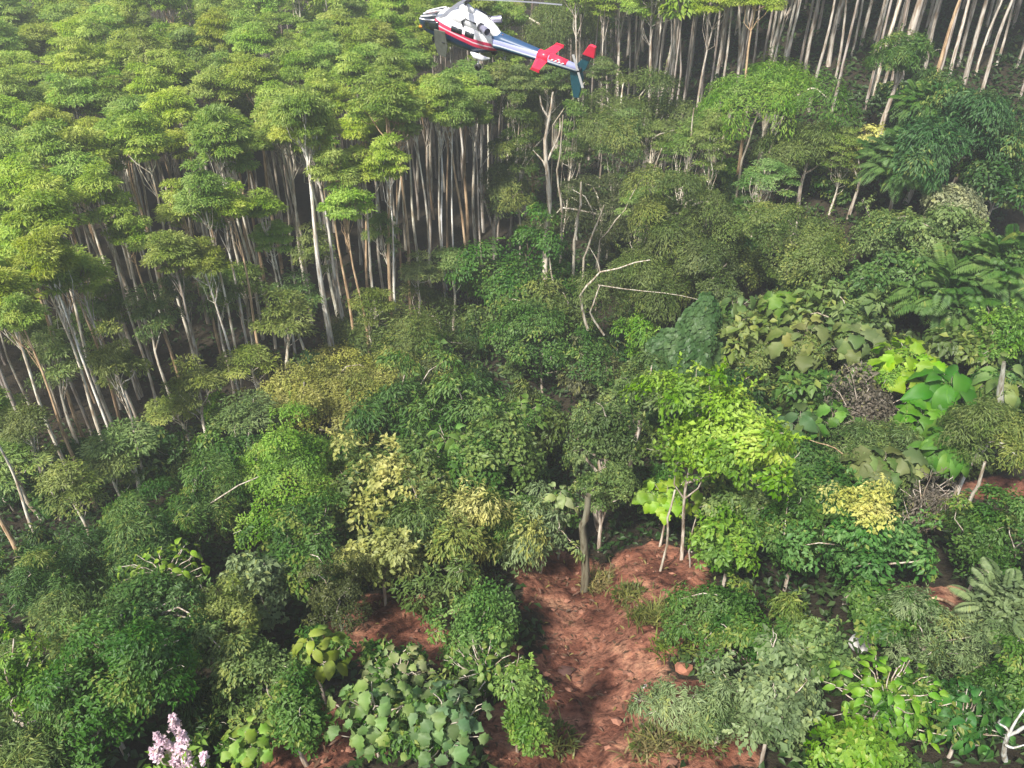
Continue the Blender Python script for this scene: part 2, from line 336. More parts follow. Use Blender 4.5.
# ------------------------------------------------------------------ tall slender plantation trees
def make_slender(rg, H=20.0,  crown_r=2.0, crown_h=2.3, bare=.72, tufts=22, n=300, tr=.17):
    tb = Tubes(); bend = rg.normal(size=2) * .5
    t = np.linspace(0, 1, 12); p = np.stack([bend[0] * np.sin(t * 2.4) * t + .12 * np.sin(t * 9 + rg.uniform(0, 6)), bend[1] * t * t + .1 * np.sin(t * 8), t * (H - .8) - .5 * (1 - t)], 1)
    tb.add(p, np.linspace(tr, .05, 12), 0, 7)
    lv = Leaves(); top = p[-1]; cz = H - crown_h
    def tuft(c, r, n, out):
        v = rsph(rg, n); v[:, 2] = np.abs(v[:, 2]) * .9 - .15
        q = c + v * rg.uniform(.5, 1.05, n)[:, None] * r * np.array([1.15, 1.15, .62])
        nr = unit(v * .7 + out * .3 + np.array([0, 0, .7]) + rg.normal(size=(n, 3)) * .45)
        ax = unit(v * np.array([1, 1, .2]) + out * .3 + np.array([0, 0, -.6]) + rg.normal(size=(n, 3)) * .55)
        s = rg.uniform(.6, 1.3, n); lv.add(q, ax, nr, .29 * s, .085 * s, np.clip(rg.normal(.5, .17, n) + rg.normal(0, .12), 0, 1))
    for i in range(tufts):
        u = (i + .5) / tufts; a = i * 2.4 + rg.normal() * .4; rr = math.sqrt(u) * crown_r * rg.uniform(.8, 1.08)
        z = H - .4 - crown_h * .8 * (rr / crown_r) ** 2.0 + rg.normal() * .4
        c = np.array([top[0] + rr * math.cos(a), top[1] + rr * math.sin(a), z]); out = unit(np.array([math.cos(a) * u, math.sin(a) * u, .5]))
        tuft(c, rg.uniform(.6, .95), n, out)
        if i % 2: 
            k = np.clip(int((bare + (1 - bare) * rg.uniform(.1, .75)) * 11), 0, 10); tb.add(curve(p[k], c - [0, 0, .25], rg, .08, 5, .05), .05, .018, 4)
    for i in range(int(tufts * .3)):       # hanging lower sprays
        a = rg.uniform(0, 6.3); z = rg.uniform(bare, .93) * H; k = np.clip(int(z / H * 11), 0, 10); rr = crown_r * rg.uniform(.25, .8)
        c = np.array([p[k][0] + rr * math.cos(a), p[k][1] + rr * math.sin(a), z]); tuft(c, rg.uniform(.45, .75), int(n * .7), unit(np.array([math.cos(a), math.sin(a), .2])))
        tb.add(curve(p[max(k - 1, 0)], c, rg, .08, 4), .04, .015, 4)
    return tb.mesh('slender_trunk'), lv.mesh('slender_crown')
VAR = []
for i, (cr, ch, ba, tf) in enumerate([(1.6, 2.2, .86, 18), (1.85, 2.1, .88, 20), (1.4, 2.6, .84, 16), (1.75, 1.9, .9, 18), (1.25, 2.4, .84, 14), (2.0, 2.4, .87, 22), (1.4, 3.0, .82, 18), (1.65, 2.2, .9, 17)]):
    VAR.append(make_slender(rng(), 20, cr, ch, ba, tf, tr=[.15, .18, .14, .2][i % 4]))
SP = []
for i in range(4): SP.append(make_slender(rng(), 9, 1.5, 1.5, .6, 12, 200))
RS = np.random.default_rng(7)
def slender(loc, H, label, group, var=None, colr=None, bark=None, thick=1.0, lean=(0, 0), pool=VAR, H0=20.0, name='slender_tree', spread=1.0, lab_at=None):
    tm, cm = pool[RS.integers(len(pool))] if var is None else pool[var]
    if thick > 1.4: tm, cm = make_slender(rng(), 20, 2.1, 2.6, .8, 24, tr=.17 * thick)
    o = empty(name, loc, RS.uniform(0, 6.28)); s = RS.uniform(.88, 1.15) * spread
    o.scale = (s, s, H / H0); o.rotation_euler = (lean[0], lean[1], o.rotation_euler[2])
    link('trunk', tm, o, bark or BK['pale'])
    v = RS.uniform(.75, 1.2); c = colr or C['euc']; link('crown', cm, o, (c[0] * v * RS.uniform(.85, 1.2), c[1] * v, c[2] * v * RS.uniform(.7, 1.6)))
    if lab_at:
        tint = 'yellow-green' if v > 1.05 else 'light green' if v > .88 else 'deeper green'; px, py = lab_at
        zone = ('in the far top left corner' if px < 160 else 'at the top edge left of centre' if px < 330 else 'at the top edge near the helicopter nose') if py < 45 else \
               'in the canopy band left of the helicopter nose' if py < 110 and px > 250 else None
        label = tint + ' dome-crowned tree ' + (zone or beside(np.array(loc) + [0, 0, H * .8], FR_POOL))
    tag(o, label, 'tree', group); return o
FR_POOL = []
def barkpick():
    k = RS.random(); b = BK['pale'] if k < .5 else BK['tan'] if k < .7 else BK['grey'] if k < .9 else BK['white']
    v = RS.uniform(.75, 1.15); return tuple(min(x * v, .85) for x in b)
def H_from_top(base, py_top):
    """height of a tree on base whose top is seen at row py_top"""
    d = ray(512, py_top); return float(CAM[2] + d[2] / d[1] * base[1] - base[2])
# front row of the stand: foot pixel, row of the tree top, trunk thickness, bark, label
FRONT = [
 (126, 482, 238, 1.25, 'white', 'slender tree with a long bright white leaning trunk at the left edge of the stand'),
 (113, 470, 252, .8, 'pale', 'thin pale-trunked tree close behind the bright white leaning trunk'),
 (76, 498, 268, 1.0, 'pale', 'pale forked-looking slender tree with a kinked trunk left of the white leaning trunk'),
 (96, 512, 300, .9, 'tan', 'slim brownish trunk rising between two pale trunks near the left frame edge'),
 (41, 545, 380, 1.0, 'pale', 'short pale-trunked tree with a round crown low at the left frame edge'),
 (20, 562, 402, .85, 'tan', 'tan-trunked tree lowest of the stand at the left frame edge'),
 (36, 430, 290, .9, 'pale', 'pale trunk leaning outward under a drooping crown by the left frame edge'),
 (188, 404, 215, 1.2, 'tan', 'tan slender tree rising left of the row of dark gaps'),
 (150, 460, 250, .8, 'grey', 'thin grey-trunked tree right of the white leaning trunk'),
 (246, 420, 245, .95, 'white', 'thin white-trunked tree standing in front of the dark gap left of the yellow bush'),
 (214, 425, 230, 1.3, 'grey', 'thick grey-brown trunk half hidden by light sapling crowns'),
 (270, 402, 190, 1.1, 'tan', 'tan trunk left of the yellow-olive bush'),
 (291, 372, 190, .85, 'pale', 'thin pale trunk directly behind the yellow-olive bush on its left'),
 (299, 368, 222, .8, 'white', 'thin white trunk behind the top of the yellow-olive bush'),
 (334, 372, 84, 2.0, 'white', 'tallest tree of the stand with a thick white and brown trunk and rounded crown'),
 (357, 364, 150, 1.2, 'tan', 'orange-tan trunk just right of the thick white trunk'),
 (372, 372, 185, 1.0, 'tan', 'orange-brown slender trunk second to the right of the thick white trunk'),
 (380, 350, 150, .9, 'pale', 'pale trunk third to the right of the thick white trunk'),
 (400, 356, 135, .9, 'white', 'white trunk standing alone at the right of the orange-tan trunks'),
 (412, 318, 92, 1.0, 'tan', 'tan trunk at the left of the tall trunk row below the helicopter nose'),
 (434, 308, 88, .85, 'pale', 'pale trunk in the row directly below the helicopter cabin'),
 (444, 304, 84, .8, 'pale', 'thin pale trunk second in the row below the helicopter cabin'),
 (455, 307, 80, 1.1, 'white', 'brightest white trunk in the row below the helicopter cabin'),
 (470, 300, 92, .9, 'tan', 'tan trunk at the right end of the row below the helicopter cabin'),
 (482, 292, 96, .8, 'grey', 'grey trunk behind the dark green mound below the helicopter tail boom'),
]
front_xy = []
for i, (px, py, top, th, bk, lab) in enumerate(FRONT):
    b = hit(px, py); H = max(9.0, H_from_top(b, top)); front_xy.append(b[:2]); FR_POOL.append((b + [0, 0, H * .8], lab))
    slender(base_under(b), H, lab, None, var=i % 8, bark=BK[bk], thick=th, spread=.85 if H > 15 else .75, lean=(RS.normal() * .015, RS.normal() * .015 - .02 * (px < 200)))
EY, EX = [30, 35, 48, 58, 66, 75, 90, 120], [-33, -29.8, -22.9, -13.6, -5.7, -1.5, 3, 8]
n_st = 0; FAR_SHADE = []
for iy, y in enumerate(np.arange(37, 112, 3.05)):
    for x in np.arange(-72, 9, 3.05):
        x_ = x + RS.normal() * .55 + (iy % 2) * 1.5; y_ = y + RS.normal() * .55
        if x_ > np.interp(y_, EY, EX) - 1.6: continue
        if min((x_ - a) ** 2 + (y_ - b) ** 2 for a, b in front_xy) < 2.4 or RS.random() < (.38 if x_ > np.interp(y_, EY, EX) - 8 else .1): continue
        z = float(ground_z(x_, y_)); H = 19.3 + RS.normal() * 1.5 - max(0, 48 - y_) * .18
        px, py = project((x_, y_, z + H - 1)); bx, by = project((x_, y_, z))
        if px < -24 or py < -16 or n_st >= 185:
            if px > -330 and py > -120: FAR_SHADE.append((x_, y_, z, H))  # includes unseen trees left of the view, added to shade the stand floor
            continue
        n_st += 1
        slender((x_, y_, z), H, None, 'slender trees of the left stand', lab_at=(px, py), bark=barkpick(), thick=RS.uniform(.75, 1.15), lean=(RS.normal() * .02, RS.normal() * .02))
# saplings under the stand edge
SAP = [(62, 520, 412), (30, 470, 395), (150, 490, 330), (215, 470, 372), (120, 410, 300), (175, 420, 300), (235, 400, 265), (290, 400, 300), (130, 530, 455), (250, 470, 400), (5, 440, 330), (330, 330, 232), (150, 520, 430),
       (85, 470, 345), (100, 560, 470), (40, 520, 440), (195, 460, 400), (270, 430, 350), (310, 380, 285), (372, 372, 290), (420, 340, 262), (60, 420, 320), (10, 500, 420), (140, 400, 280), (205, 380, 275), (455, 330, 250), (260, 370, 262), (395, 330, 215)]
for i, (px, py, top) in enumerate(SAP):
    b = hit(px, py); H = float(np.clip(H_from_top(b, top), 3.5, 11))
    slender(base_under(b), H, 'small fuzzy-crowned sapling ' + beside(b + [0, 0, H * .8], FR_POOL), 'saplings at the stand edge', pool=SP, H0=9.0, bark=BK['pale'], thick=.7, colr=(.19, .31, .065), name='sapling', spread=RS.uniform(.75, 1.05))
# the grey-trunked stand up the slope at the top right
n_rt = 0
for iy, y in enumerate(np.arange(77, 118, 3.1)):
    for x in np.arange(6, 66, 2.7):
        x_ = x + RS.normal() * .7 + (iy % 2) * 1.3; y_ = y + RS.normal() * .7
        z = float(ground_z(x_, y_)); bx, by = project((x_, y_, z)); px, py = project((x_, y_, z + 6))
        if bx < (640 if y_ < 90 else 560): continue
        if px > 1040 or by < 14 or RS.random() < .25:
            if px < 1300: FAR_SHADE.append((x_, y_, z, 19))
            continue
        if bx < 700 and y_ < 82: continue
        n_rt += 1
        zone = ('just right of the helicopter tail' if px < 720 else 'above the umbrella-topped tree' if px < 800 else 'left of the thick twin grey trunk' if px < 880 else 'right of the thick twin grey trunk' if px < 960 else 'in the top right corner') + (', back row' if y_ > 92 else ', front row')
        slender((x_, y_, z), float(np.clip(H_from_top((x_, y_, z), -20) + RS.uniform(0, 2), 17, 27)), ('thin' if n_rt % 2 else 'slim') + ' pale-grey trunked tree ' + zone, 'grey trunks of the upper right stand', bark=tuple(np.array([.68, .62, .54]) * RS.uniform(.6, 1.15)), thick=RS.uniform(.8, 1.5), lean=(RS.normal() * .03, RS.normal() * .04))
def far_and_shade_trees():
    rg = rng(); lv = Leaves(); tb = Tubes()
    for x in np.arange(-60, 70, 4.5):
        for y in np.arange(118, 135, 5): FAR_SHADE.append((x + rg.normal(), y + rg.normal(), float(ground_z(x, y)), 19))
    for x, y, z, H in FAR_SHADE:
        tb.add([(x, y, z - .4), (x + rg.normal() * .2, y, z + H * .5), (x + rg.normal() * .4, y, z + H - 1)], .17, .05, 5)
        n = 240; v = rsph(rg, n); v[:, 2] = np.abs(v[:, 2]) * 1.3 - .35; p = np.array([x, y, z + H - 2.2]) + v * rg.uniform(.6, 1.05, n)[:, None] * np.array([2, 2, 1.9]) * rg.uniform(.85, 1.1)
        lv.add(p, v * [1, 1, .2] + rsph(rg, n) * .5 + [0, 0, -.5], v + [0, 0, .6] + rsph(rg, n) * .5, .75, .3, np.clip(rg.normal(.5, .15, n), 0, 1))
    o = empty('far_and_shade_stand', (0, 0, 0)); link('crown_mass', lv.mesh('far_and_shade_crowns'), o, (.25, .40, .05))['kind'] = 'stuff'; link('trunk_mass', tb.mesh('far_and_shade_trunks'), o, (.42, .37, .33))['kind'] = 'stuff'
    tag(o, 'far rows of the stand closing the picture top, plus unseen left trees added for shade', 'trees', kind='stuff')
far_and_shade_trees()
for px, py, H, th, bk, lab in [(612 + 282, 106, 21, 2.4, 'grey', 'thick grey twin-looking trunk, largest of the upper right stand'), (872, 102, 20, 1.5, 'pale', 'pale trunk leaning close beside the thick grey twin trunk'), (926, 104, 19, 1.3, 'tan', 'olive-tan trunk right of the thick grey twin trunk'),
        (636, 92, 16, 1.1, 'pale', 'leftmost pale trunk right of the helicopter tail'), (654, 92, 16, 1.0, 'grey', 'second grey trunk right of the helicopter tail'), (668, 96, 17, 1.2, 'white', 'white trunk third to the right of the helicopter tail'),
        (736, 190, 16, 1.1, 'tan', 'olive-tan trunk in front of the light green umbrella tree'), (755, 175, 17, 1.0, 'grey', 'grey trunk behind the light green umbrella tree'), (685, 190, 18, 1.0, 'grey', 'dim grey trunk left of the light green umbrella tree')]:
    b = hit(px, py); slender(base_under(b), float(np.clip(H_from_top(b, -20), H, 28)), lab, None, bark=BK[bk], thick=th, lean=(0, RS.normal() * .02))

# ------------------------------------------------------------------ pale trunks and feathery trees in the middle
for px, py, top, th, bk, lab in [(547, 238, 60, 1.9, 'pale', 'ragged pale trunk with stubs below the helicopter tail'), (533, 200, 70, 1.0, 'tan', 'straight tan trunk under the red tail stabiliser'),
        (577, 240, 150, 1.1, 'white', 'short white trunk right of the ragged pale trunk'), (600, 190, 60, .9, 'grey', 'slim grey trunk just right of the tail fin'), (510, 250, 70, .9, 'grey', 'dim grey-green trunk below the middle of the tail boom'), (498, 240, 66, .8, 'grey', 'thin grey trunk below the front of the tail boom')]:
    b = hit(px, py); H = max(8, H_from_top(b, top)); slender(base_under(b), H, lab, None, bark=BK[bk], thick=th, colr=C['olive'], spread=.9)

WISP = [make_slender(rng(), 16, cr, ch, ba, 30, 170, tr=.13) for cr, ch, ba in ((2.3, 5.5, .35), (1.9, 6.5, .3), (2.6, 4.5, .45), (2.1, 5.0, .4))]
for px, py, top, lab in [(520, 268, 98, 'wispy olive tree below the middle of the tail boom'), (560, 262, 96, 'wispy olive tree right of the ragged pale dead trunk'), (605, 262, 112, 'tall wispy olive tree under the helicopter tail fin'), (640, 246, 125, 'tall wispy tree right of the helicopter tail fin'),
        (668, 262, 120, 'wispy olive tree left of the umbrella-topped tree'), (705, 250, 112, 'wispy green tree just left under the umbrella-topped tree'), (600, 120, 8, 'wispy tree rising behind the helicopter tail fin'), (545, 130, 6, 'wispy light green tree behind the tail boom'), (500, 150, 20, 'wispy light green tree behind the helicopter cabin'),
        (745, 262, 160, 'wispy olive tree in front of the leaning pale stems'), (830, 215, 135, 'wispy green tree right of the umbrella-topped tree'), (630, 300, 190, 'low wispy olive tree behind the curved bare branch')]:
    b = hit(px, py); H = float(np.clip(H_from_top(b, top), 7, 20)); slender(base_under(b), H, lab, None, pool=WISP, H0=16.0, name='wispy_tree', bark=BK['pale'], colr=tuple(np.array([.17, .29, .05]) * RS.uniform(.8, 1.25)), spread=.82, lean=(RS.normal() * .04, RS.normal() * .05))

P = [
 # --- middle distance
 ('feathery_tree', 640, 135, 120, 110, 9, 'fine', 'olive', 'feathery olive-green tree right of the helicopter tail', 'tree', 'pale'),
 ('feathery_tree', 560, 30, 110, 90, 14, 'fine', 'olive', 'feathery olive tree rising behind the helicopter tail boom', 'tree', 'pale'),
 ('feathery_tree', 530, 130, 80, 90, 10, 'fine', 'olive', 'feathery olive tree directly under the red tail stabiliser', 'tree', 'pale'),
 ('feathery_tree', 500, 200, 60, 110, 8, 'fine', 'olive', 'dim feathery tree right of the trunk row below the helicopter', 'tree', 'grey'),
 ('feathery_tree', 600, 215, 110, 90, 7, 'fine', (.10, .14, .04), 'dull feathery tree with bare stems left of centre right slope', 'tree', 'pale'),
 ('olive_tree', 685, 215, 140, 110, 8, 'fine', 'olive', 'broad olive feathery tree above the pale curved bare branch', 'tree', 'pale'),
 ('umbrella_tree', 770, 100, 150, 66, 9, 'fine', 'fresh', 'light green umbrella-topped tree in front of the grey upper right trunks', 'tree', 'pale'),
 ('umbrella_tree', 812, 150, 90, 70, 6, 'fine', 'olive', 'green feathery tree falling away right below the umbrella tree', 'tree', 'grey'),
 ('round_tree', 795, 232, 140, 100, 6, 'small', 'olive', 'large rounded olive tree of fine leaves right of centre', 'tree', 'grey'),
 ('round_tree', 720, 265, 110, 90, 5, 'small', (.10, .16, .035), 'rounded olive-green bush left of the large rounded olive tree', 'tree', 'grey'),
 ('shrub', 862, 158, 26, 46, 5, 'mid', 'yellow', 'small spray of yellow blossom left of the dark fronded tree', 'shrub', 'grey'),
 ('dark_tree', 905, 60, 60, 60, 9, 'fine', 'mid', 'dark green tree at the foot of the grey upper right trunks', 'tree', 'grey'),
 ('frond_tree', 975, 130, 150, 110, 7, 'droop', (.055, .16, .04), 'dark green drooping-leaved tree at the upper right frame edge', 'tree', 'grey'),
 ('frond_tree', 900, 165, 90, 80, 6, 'frond', 'blue', 'dark green fronded tree left of the larger drooping-leaved one', 'tree', 'grey'),
 ('frond_tree', 1000, 180, 100, 90, 5, 'round', 'dark', 'deep green leafy tree under the drooping-leaved one at the right edge', 'tree', 'grey'),
 ('frond_tree', 930, 105, 70, 50, 8, 'frond', 'mid', 'green fronded tree touching the foot of the thick grey trunk', 'tree', 'grey'),
 ('creeper_bush', 962, 212, 66, 56, 5, 'mound', (.34, .38, .20), 'pale cream creeper-clad bush near the right edge', 'bush', 'grey'),
 ('creeper_bush', 965, 245, 80, 60, 4, 'mound', 'grey', 'grey-green creeper-hung bush below the pale cream one', 'bush', 'grey'),
 ('grey_bush', 885, 235, 80, 50, 4, 'mid', 'grey', 'grey-green bush right of the large rounded olive tree', 'bush', 'grey'),
 ('grey_bush', 805, 290, 90, 60, 4, 'mound', 'grey', 'dull grey-green mound under the large rounded olive tree', 'bush', 'grey'),
 ('grey_bush', 875, 290, 70, 60, 4, 'round', 'blue', 'blue-green round-leaved bush in the right middle', 'bush', 'grey'),
 ('frond_tree', 950, 295, 110, 70, 4, 'frond', 'mid', 'green bush of feather leaves below the grey-green creeper bush', 'bush', 'grey'),
 ('frond_tree', 1005, 270, 90, 80, 5, 'frond', 'mid', 'mid-green bush of feather leaves at the right frame edge', 'bush', 'grey'),
 ('frond_tree', 1000, 345, 80, 60, 4, 'mid', 'fresh', 'fresh green bush at the right edge above the lime leaves', 'bush', 'grey'),
 ('dark_mound', 522, 275, 88, 120, 5, 'mound', 'deep', 'dark green creeper-covered mound below the helicopter tail boom', 'bush', 'dark'),
 ('olive_bush', 440, 330, 130, 60, 3, 'fine', 'olive', 'soft olive-grey bush at the foot of the trunk row', 'bush', 'grey'),
 ('olive_bush', 410, 375, 110, 45, 2.5, 'fine', (.11, .17, .05), 'low olive bush right behind the yellow-olive bush', 'bush', 'grey'),
 ('olive_bush', 565, 318, 100, 60, 4, 'droop', 'olive', 'drooping olive bush under the pale curved bare branch', 'bush', 'grey'),
 ('olive_bush', 545, 350, 110, 60, 4, 'mid', 'mid', 'layered green bush left of the dark gap at picture centre', 'bush', 'grey'),
 ('olive_bush', 640, 290, 110, 60, 5, 'fine', 'olive', 'olive-brown draped bush behind the great smooth leaf mass', 'bush', 'grey'),
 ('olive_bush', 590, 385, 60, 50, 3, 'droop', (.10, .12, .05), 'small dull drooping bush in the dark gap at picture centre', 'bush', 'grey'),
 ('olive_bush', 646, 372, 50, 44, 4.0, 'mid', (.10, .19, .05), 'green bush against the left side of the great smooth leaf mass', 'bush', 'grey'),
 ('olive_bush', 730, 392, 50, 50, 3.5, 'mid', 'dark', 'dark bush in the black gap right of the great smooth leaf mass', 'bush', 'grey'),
 # --- right middle
 ('lobed_bush', 770, 330, 80, 60, 4, 'round', 'olive', 'olive round-leaved bush right of the great smooth leaf mass', 'bush', 'grey'),
 ('lobed_bush', 855, 325, 90, 60, 4, 'round', 'grey', 'dull grey-green round-leaved bush above the lime broad leaves', 'bush', 'grey'),
 ('lobed_bush', 760, 375, 60, 60, 3, 'mound', 'olive', 'olive mound beside the black gap right of the great smooth leaf mass', 'bush', 'grey'),
 ('lobed_bush', 825, 395, 70, 60, 3, 'round', 'mid', 'green round-leaved bush left of the withered grey-brown bush', 'bush', 'grey'),
 ('withered_bush', 870, 410, 64, 56, 3, 'mid', 'brown', 'withered grey-brown bush at right centre', 'bush', 'grey'),
 ('rounded_bush', 955, 345, 66, 56, 4, 'mound', 'olive', 'smooth rounded olive bush above the dark green broad leaves', 'bush', 'grey'),
 ('olive_bush', 885, 458, 100, 60, 3, 'fine', 'grey', 'olive-grey fine-leaved bush below the withered bush', 'bush', 'grey'),
 ('flowering_tree', 985, 425, 110, 70, 5, 'fine', 'olive', 'olive flat-crowned tree on a pale leaning trunk at the right edge', 'tree', 'white'),
 ('olive_bush', 815, 470, 90, 60, 3, 'mound', 'mid', 'green mound behind the bush topped with yellow blossom', 'bush', 'grey'),
 # --- centre
 ('lime_tree', 700, 446, 150, 112, 7.6, 'round', 'lime', 'bright lime-green tree lit by the sun at picture centre', 'tree', 'grey', None, -.5, .11),
 ('grey_tree', 610, 440, 76, 130, 6.5, 'mid', (.11, .19, .05), 'tall grey-green tree just left of the bright lime tree', 'tree', 'grey'),
 ('grey_tree', 605, 495, 60, 80, 4, 'small', 'grey', 'small grey-green crown under the tall grey-green tree', 'tree', 'grey'),
 ('green_tree', 640, 395, 90, 60, 6, 'mid', (.12, .21, .05), 'leafy green crown in front of the great smooth leaf mass', 'tree', 'grey'),
 ('yellow_bush', 325, 385, 110, 66, 4, 'small', 'yolive', 'rounded yellow-olive bush in front of the stand trunks', 'bush', 'grey'),
 ('yellow_bush', 292, 410, 80, 50, 3, 'small', 'yolive', 'smaller yellow bush spilling left from the rounded yellow-olive bush', 'bush', 'grey'),
 ('green_bush', 400, 420, 110, 60, 4, 'droop', 'mid', 'mid-green bush right of the yellow-olive bush', 'bush', 'grey'),
 ('green_bush', 460, 415, 110, 70, 4, 'droop', 'mid', 'drooping green bush left of the dark gap at picture centre', 'bush', 'grey'),
 ('green_bush', 510, 455, 80, 90, 4, 'round', (.14, .25, .05), 'yellow-green leafy bush above the cream-leaved bush', 'bush', 'grey'),
 ('green_bush', 455, 475, 90, 60, 4, 'round', 'mid', 'mid-green leafy bush at the right shoulder of the cream-leaved bush', 'bush', 'grey'),
 ('cream_bush', 385, 485, 100, 80, 4.5, 'round', 'cream', 'cream and pale green leaved bush, brightest of the left centre', 'bush', 'grey'),
 ('cream_bush', 435, 530, 110, 70, 3.5, 'droop', 'cream', 'second cream-leaved bush hanging over the small red earth hollow', 'bush', 'grey'),
 ('cream_bush', 380, 560, 80, 50, 3, 'round', (.34, .40, .12), 'pale yellow-green bush above the small red earth hollow', 'bush', 'grey'),
 ('green_bush', 290, 480, 110, 100, 4.5, 'small', 'fresh', 'fresh green small-leaved bush under the yellow bushes', 'bush', 'grey'),
 ('green_bush', 240, 460, 70, 70, 4, 'mid', 'mid', 'mid-green bush at the stand edge left of the fresh green bush', 'bush', 'grey'),
 ('green_bush', 300, 545, 90, 60, 3.5, 'mid', 'mid', 'shaded green bush under the fresh green small-leaved bush', 'bush', 'grey'),
 ('silver_bush', 540, 530, 80, 60, 3, 'droop', 'silver', 'silvery drooping bush left of the mossy trunk above the red slip', 'bush', 'grey'),
 ('green_bush', 490, 520, 70, 60, 3, 'fine', 'mid', 'deep green feathery bush between cream and silvery bushes', 'bush', 'grey'),
 # --- lower left
 ('soft_bush', 190, 515, 100, 70, 3.5, 'fine', 'mid', 'soft mid-green bush along the lower stand edge', 'bush', 'grey'),
 ('soft_bush', 115, 545, 120, 60, 2.5, 'fine', 'blue', 'feathery blue-green bush below the white leaning trunks', 'bush', 'grey'),
 ('soft_bush', 30, 590, 80, 50, 2.5, 'fine', 'blue', 'feathery blue-green bush at the left frame edge', 'bush', 'grey'),
 ('grey_bush', 75, 620, 110, 80, 3.5, 'fine', 'grey', 'grey-green feathery bush near the left frame edge', 'bush', 'grey'),
 ('green_bush', 150, 610, 110, 80, 3.5, 'mid', 'blue', 'blue-green bush under the bright broad leaves at lower left', 'bush', 'grey'),
 ('grey_bush', 252, 580, 60, 70, 3, 'round', 'silver', 'silver-grey leaved bush at lower left centre', 'bush', 'grey'),
 ('green_bush', 225, 615, 70, 66, 3, 'small', (.20, .28, .06), 'yellow-green small-leaved bush left of the silver-grey bush', 'bush', 'grey'),
 ('grey_bush', 245, 665, 90, 80, 3, 'mid', 'grey', 'grey-green leafy bush above the yellow-green leaves at bottom', 'bush', 'grey'),
 ('olive_bush', 335, 597, 66, 60, 2.5, 'small', (.10, .13, .035), 'dark olive rounded bush left of the small red earth hollow', 'bush', 'grey'),
 ('dark_bush', 105, 700, 135, 100, 3, 'mid', 'deep', 'deep green glossy bush at lower left', 'bush', 'grey'),
 ('dark_bush', 12, 680, 60, 80, 3, 'mid', 'fresh', 'fresh green bush cut by the lower left frame edge', 'bush', 'grey'),
 ('grey_bush', 35, 745, 110, 70, 2.5, 'fine', 'grey', 'grey-green feathery bush in the bottom left corner', 'bush', 'grey'),
 ('green_bush', 300, 720, 60, 70, 2.5, 'mid', 'mid', 'shaded green bush right of the yellow-green leaves at bottom', 'bush', 'grey'),
 ('light_bush', 485, 612, 96, 78, 2.2, 'mid', (.16, .32, .07), 'rounded light green bush at the left edge of the red slip', 'bush', 'grey'),
 ('light_bush', 520, 720, 50, 110, 2, 'mid', (.18, .33, .06), 'light green leafy bush bordering the red slip at the bottom', 'bush', 'grey'),
 # --- lower right
 ('green_bush', 728, 545, 70, 80, 3, 'round', 'fresh', 'fresh green bush hanging at the right edge of the red slip', 'bush', 'grey'),
 ('green_bush', 735, 605, 60, 60, 2.5, 'mid', 'mid', 'mid-green bush lower at the right edge of the red slip', 'bush', 'grey'),
 ('hung_bush', 735, 510, 60, 60, 4, 'mound', 'grey', 'grey creeper-hung bush under the bright lime tree', 'bush', 'grey'),
 ('blue_bush', 718, 710, 90, 60, 2.2, 'fine', 'silver', 'grey-blue needle-leaved bush at the lower right of the red slip', 'bush', 'grey'),
 ('mint_bush', 775, 715, 90, 90, 2.5, 'round', 'mint', 'pale mint-green bush at bottom right of the red slip', 'bush', 'grey'),
 ('green_bush', 760, 650, 70, 50, 2.2, 'mid', 'mid', 'dull green bush behind the grey-blue needle-leaved bush', 'bush', 'grey'),
 ('green_bush', 862, 550, 116, 80, 3.5, 'round', (.07, .22, .04), 'rich green bush topped with a patch of yellow blossom on the right', 'bush', 'grey'),
 ('green_bush', 795, 545, 70, 80, 3, 'mid', 'mid', 'green bush left of the rich green yellow-topped bush', 'bush', 'grey'),
 ('dark_bush', 880, 610, 70, 60, 2.5, 'round', 'mid', 'shaded green bush above the pale grey rock', 'bush', 'grey'),
 ('light_bush', 822, 650, 60, 76, 2.5, 'round', (.19, .31, .10), 'pale green bush left of the pale grey rock', 'bush', 'grey'),
 ('grey_bush', 925, 512, 40, 60, 3, 'fine', 'brown', 'brownish grey hanging bush right of the yellow blossom', 'bush', 'grey'),
 ('green_bush', 985, 550, 90, 70, 3, 'mid', 'mid', 'mid-green bush at the right edge above the pale feathery bush', 'bush', 'grey'),
 ('feathery_bush', 930, 645, 120, 50, 2, 'fine', 'silver', 'low pale feathery bush right of the pale grey rock', 'bush', 'grey'),
 ('grey_bush', 1000, 615, 70, 100, 2.5, 'frond', 'silver', 'pale grey-green bush with drooping sprays at the right edge', 'bush', 'grey'),
 ('dark_bush', 860, 760, 100, 60, 2, 'round', 'fresh', 'green bush cut by the bottom edge at lower right', 'bush', 'grey'),
 ('dark_bush', 1005, 690, 70, 80, 2.2, 'mid', 'mid', 'mid-green bush at the lower right frame edge', 'bush', 'grey'),
]
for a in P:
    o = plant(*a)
    if 'yellow blossom on the right' in a[8]:
        rg = rng(); p = hit(866, 504, 5.9); lv, _ = crown_leaves(rg, 1.8, 1.5, .7, 'small', 0, low=-.1, open_=.5)
        q = link('blossom', lv.mesh('blossom'), o, C['yellow']); q.location = (p[0] - o.location[0], p[1] - o.location[1], p[2] - o.location[2])

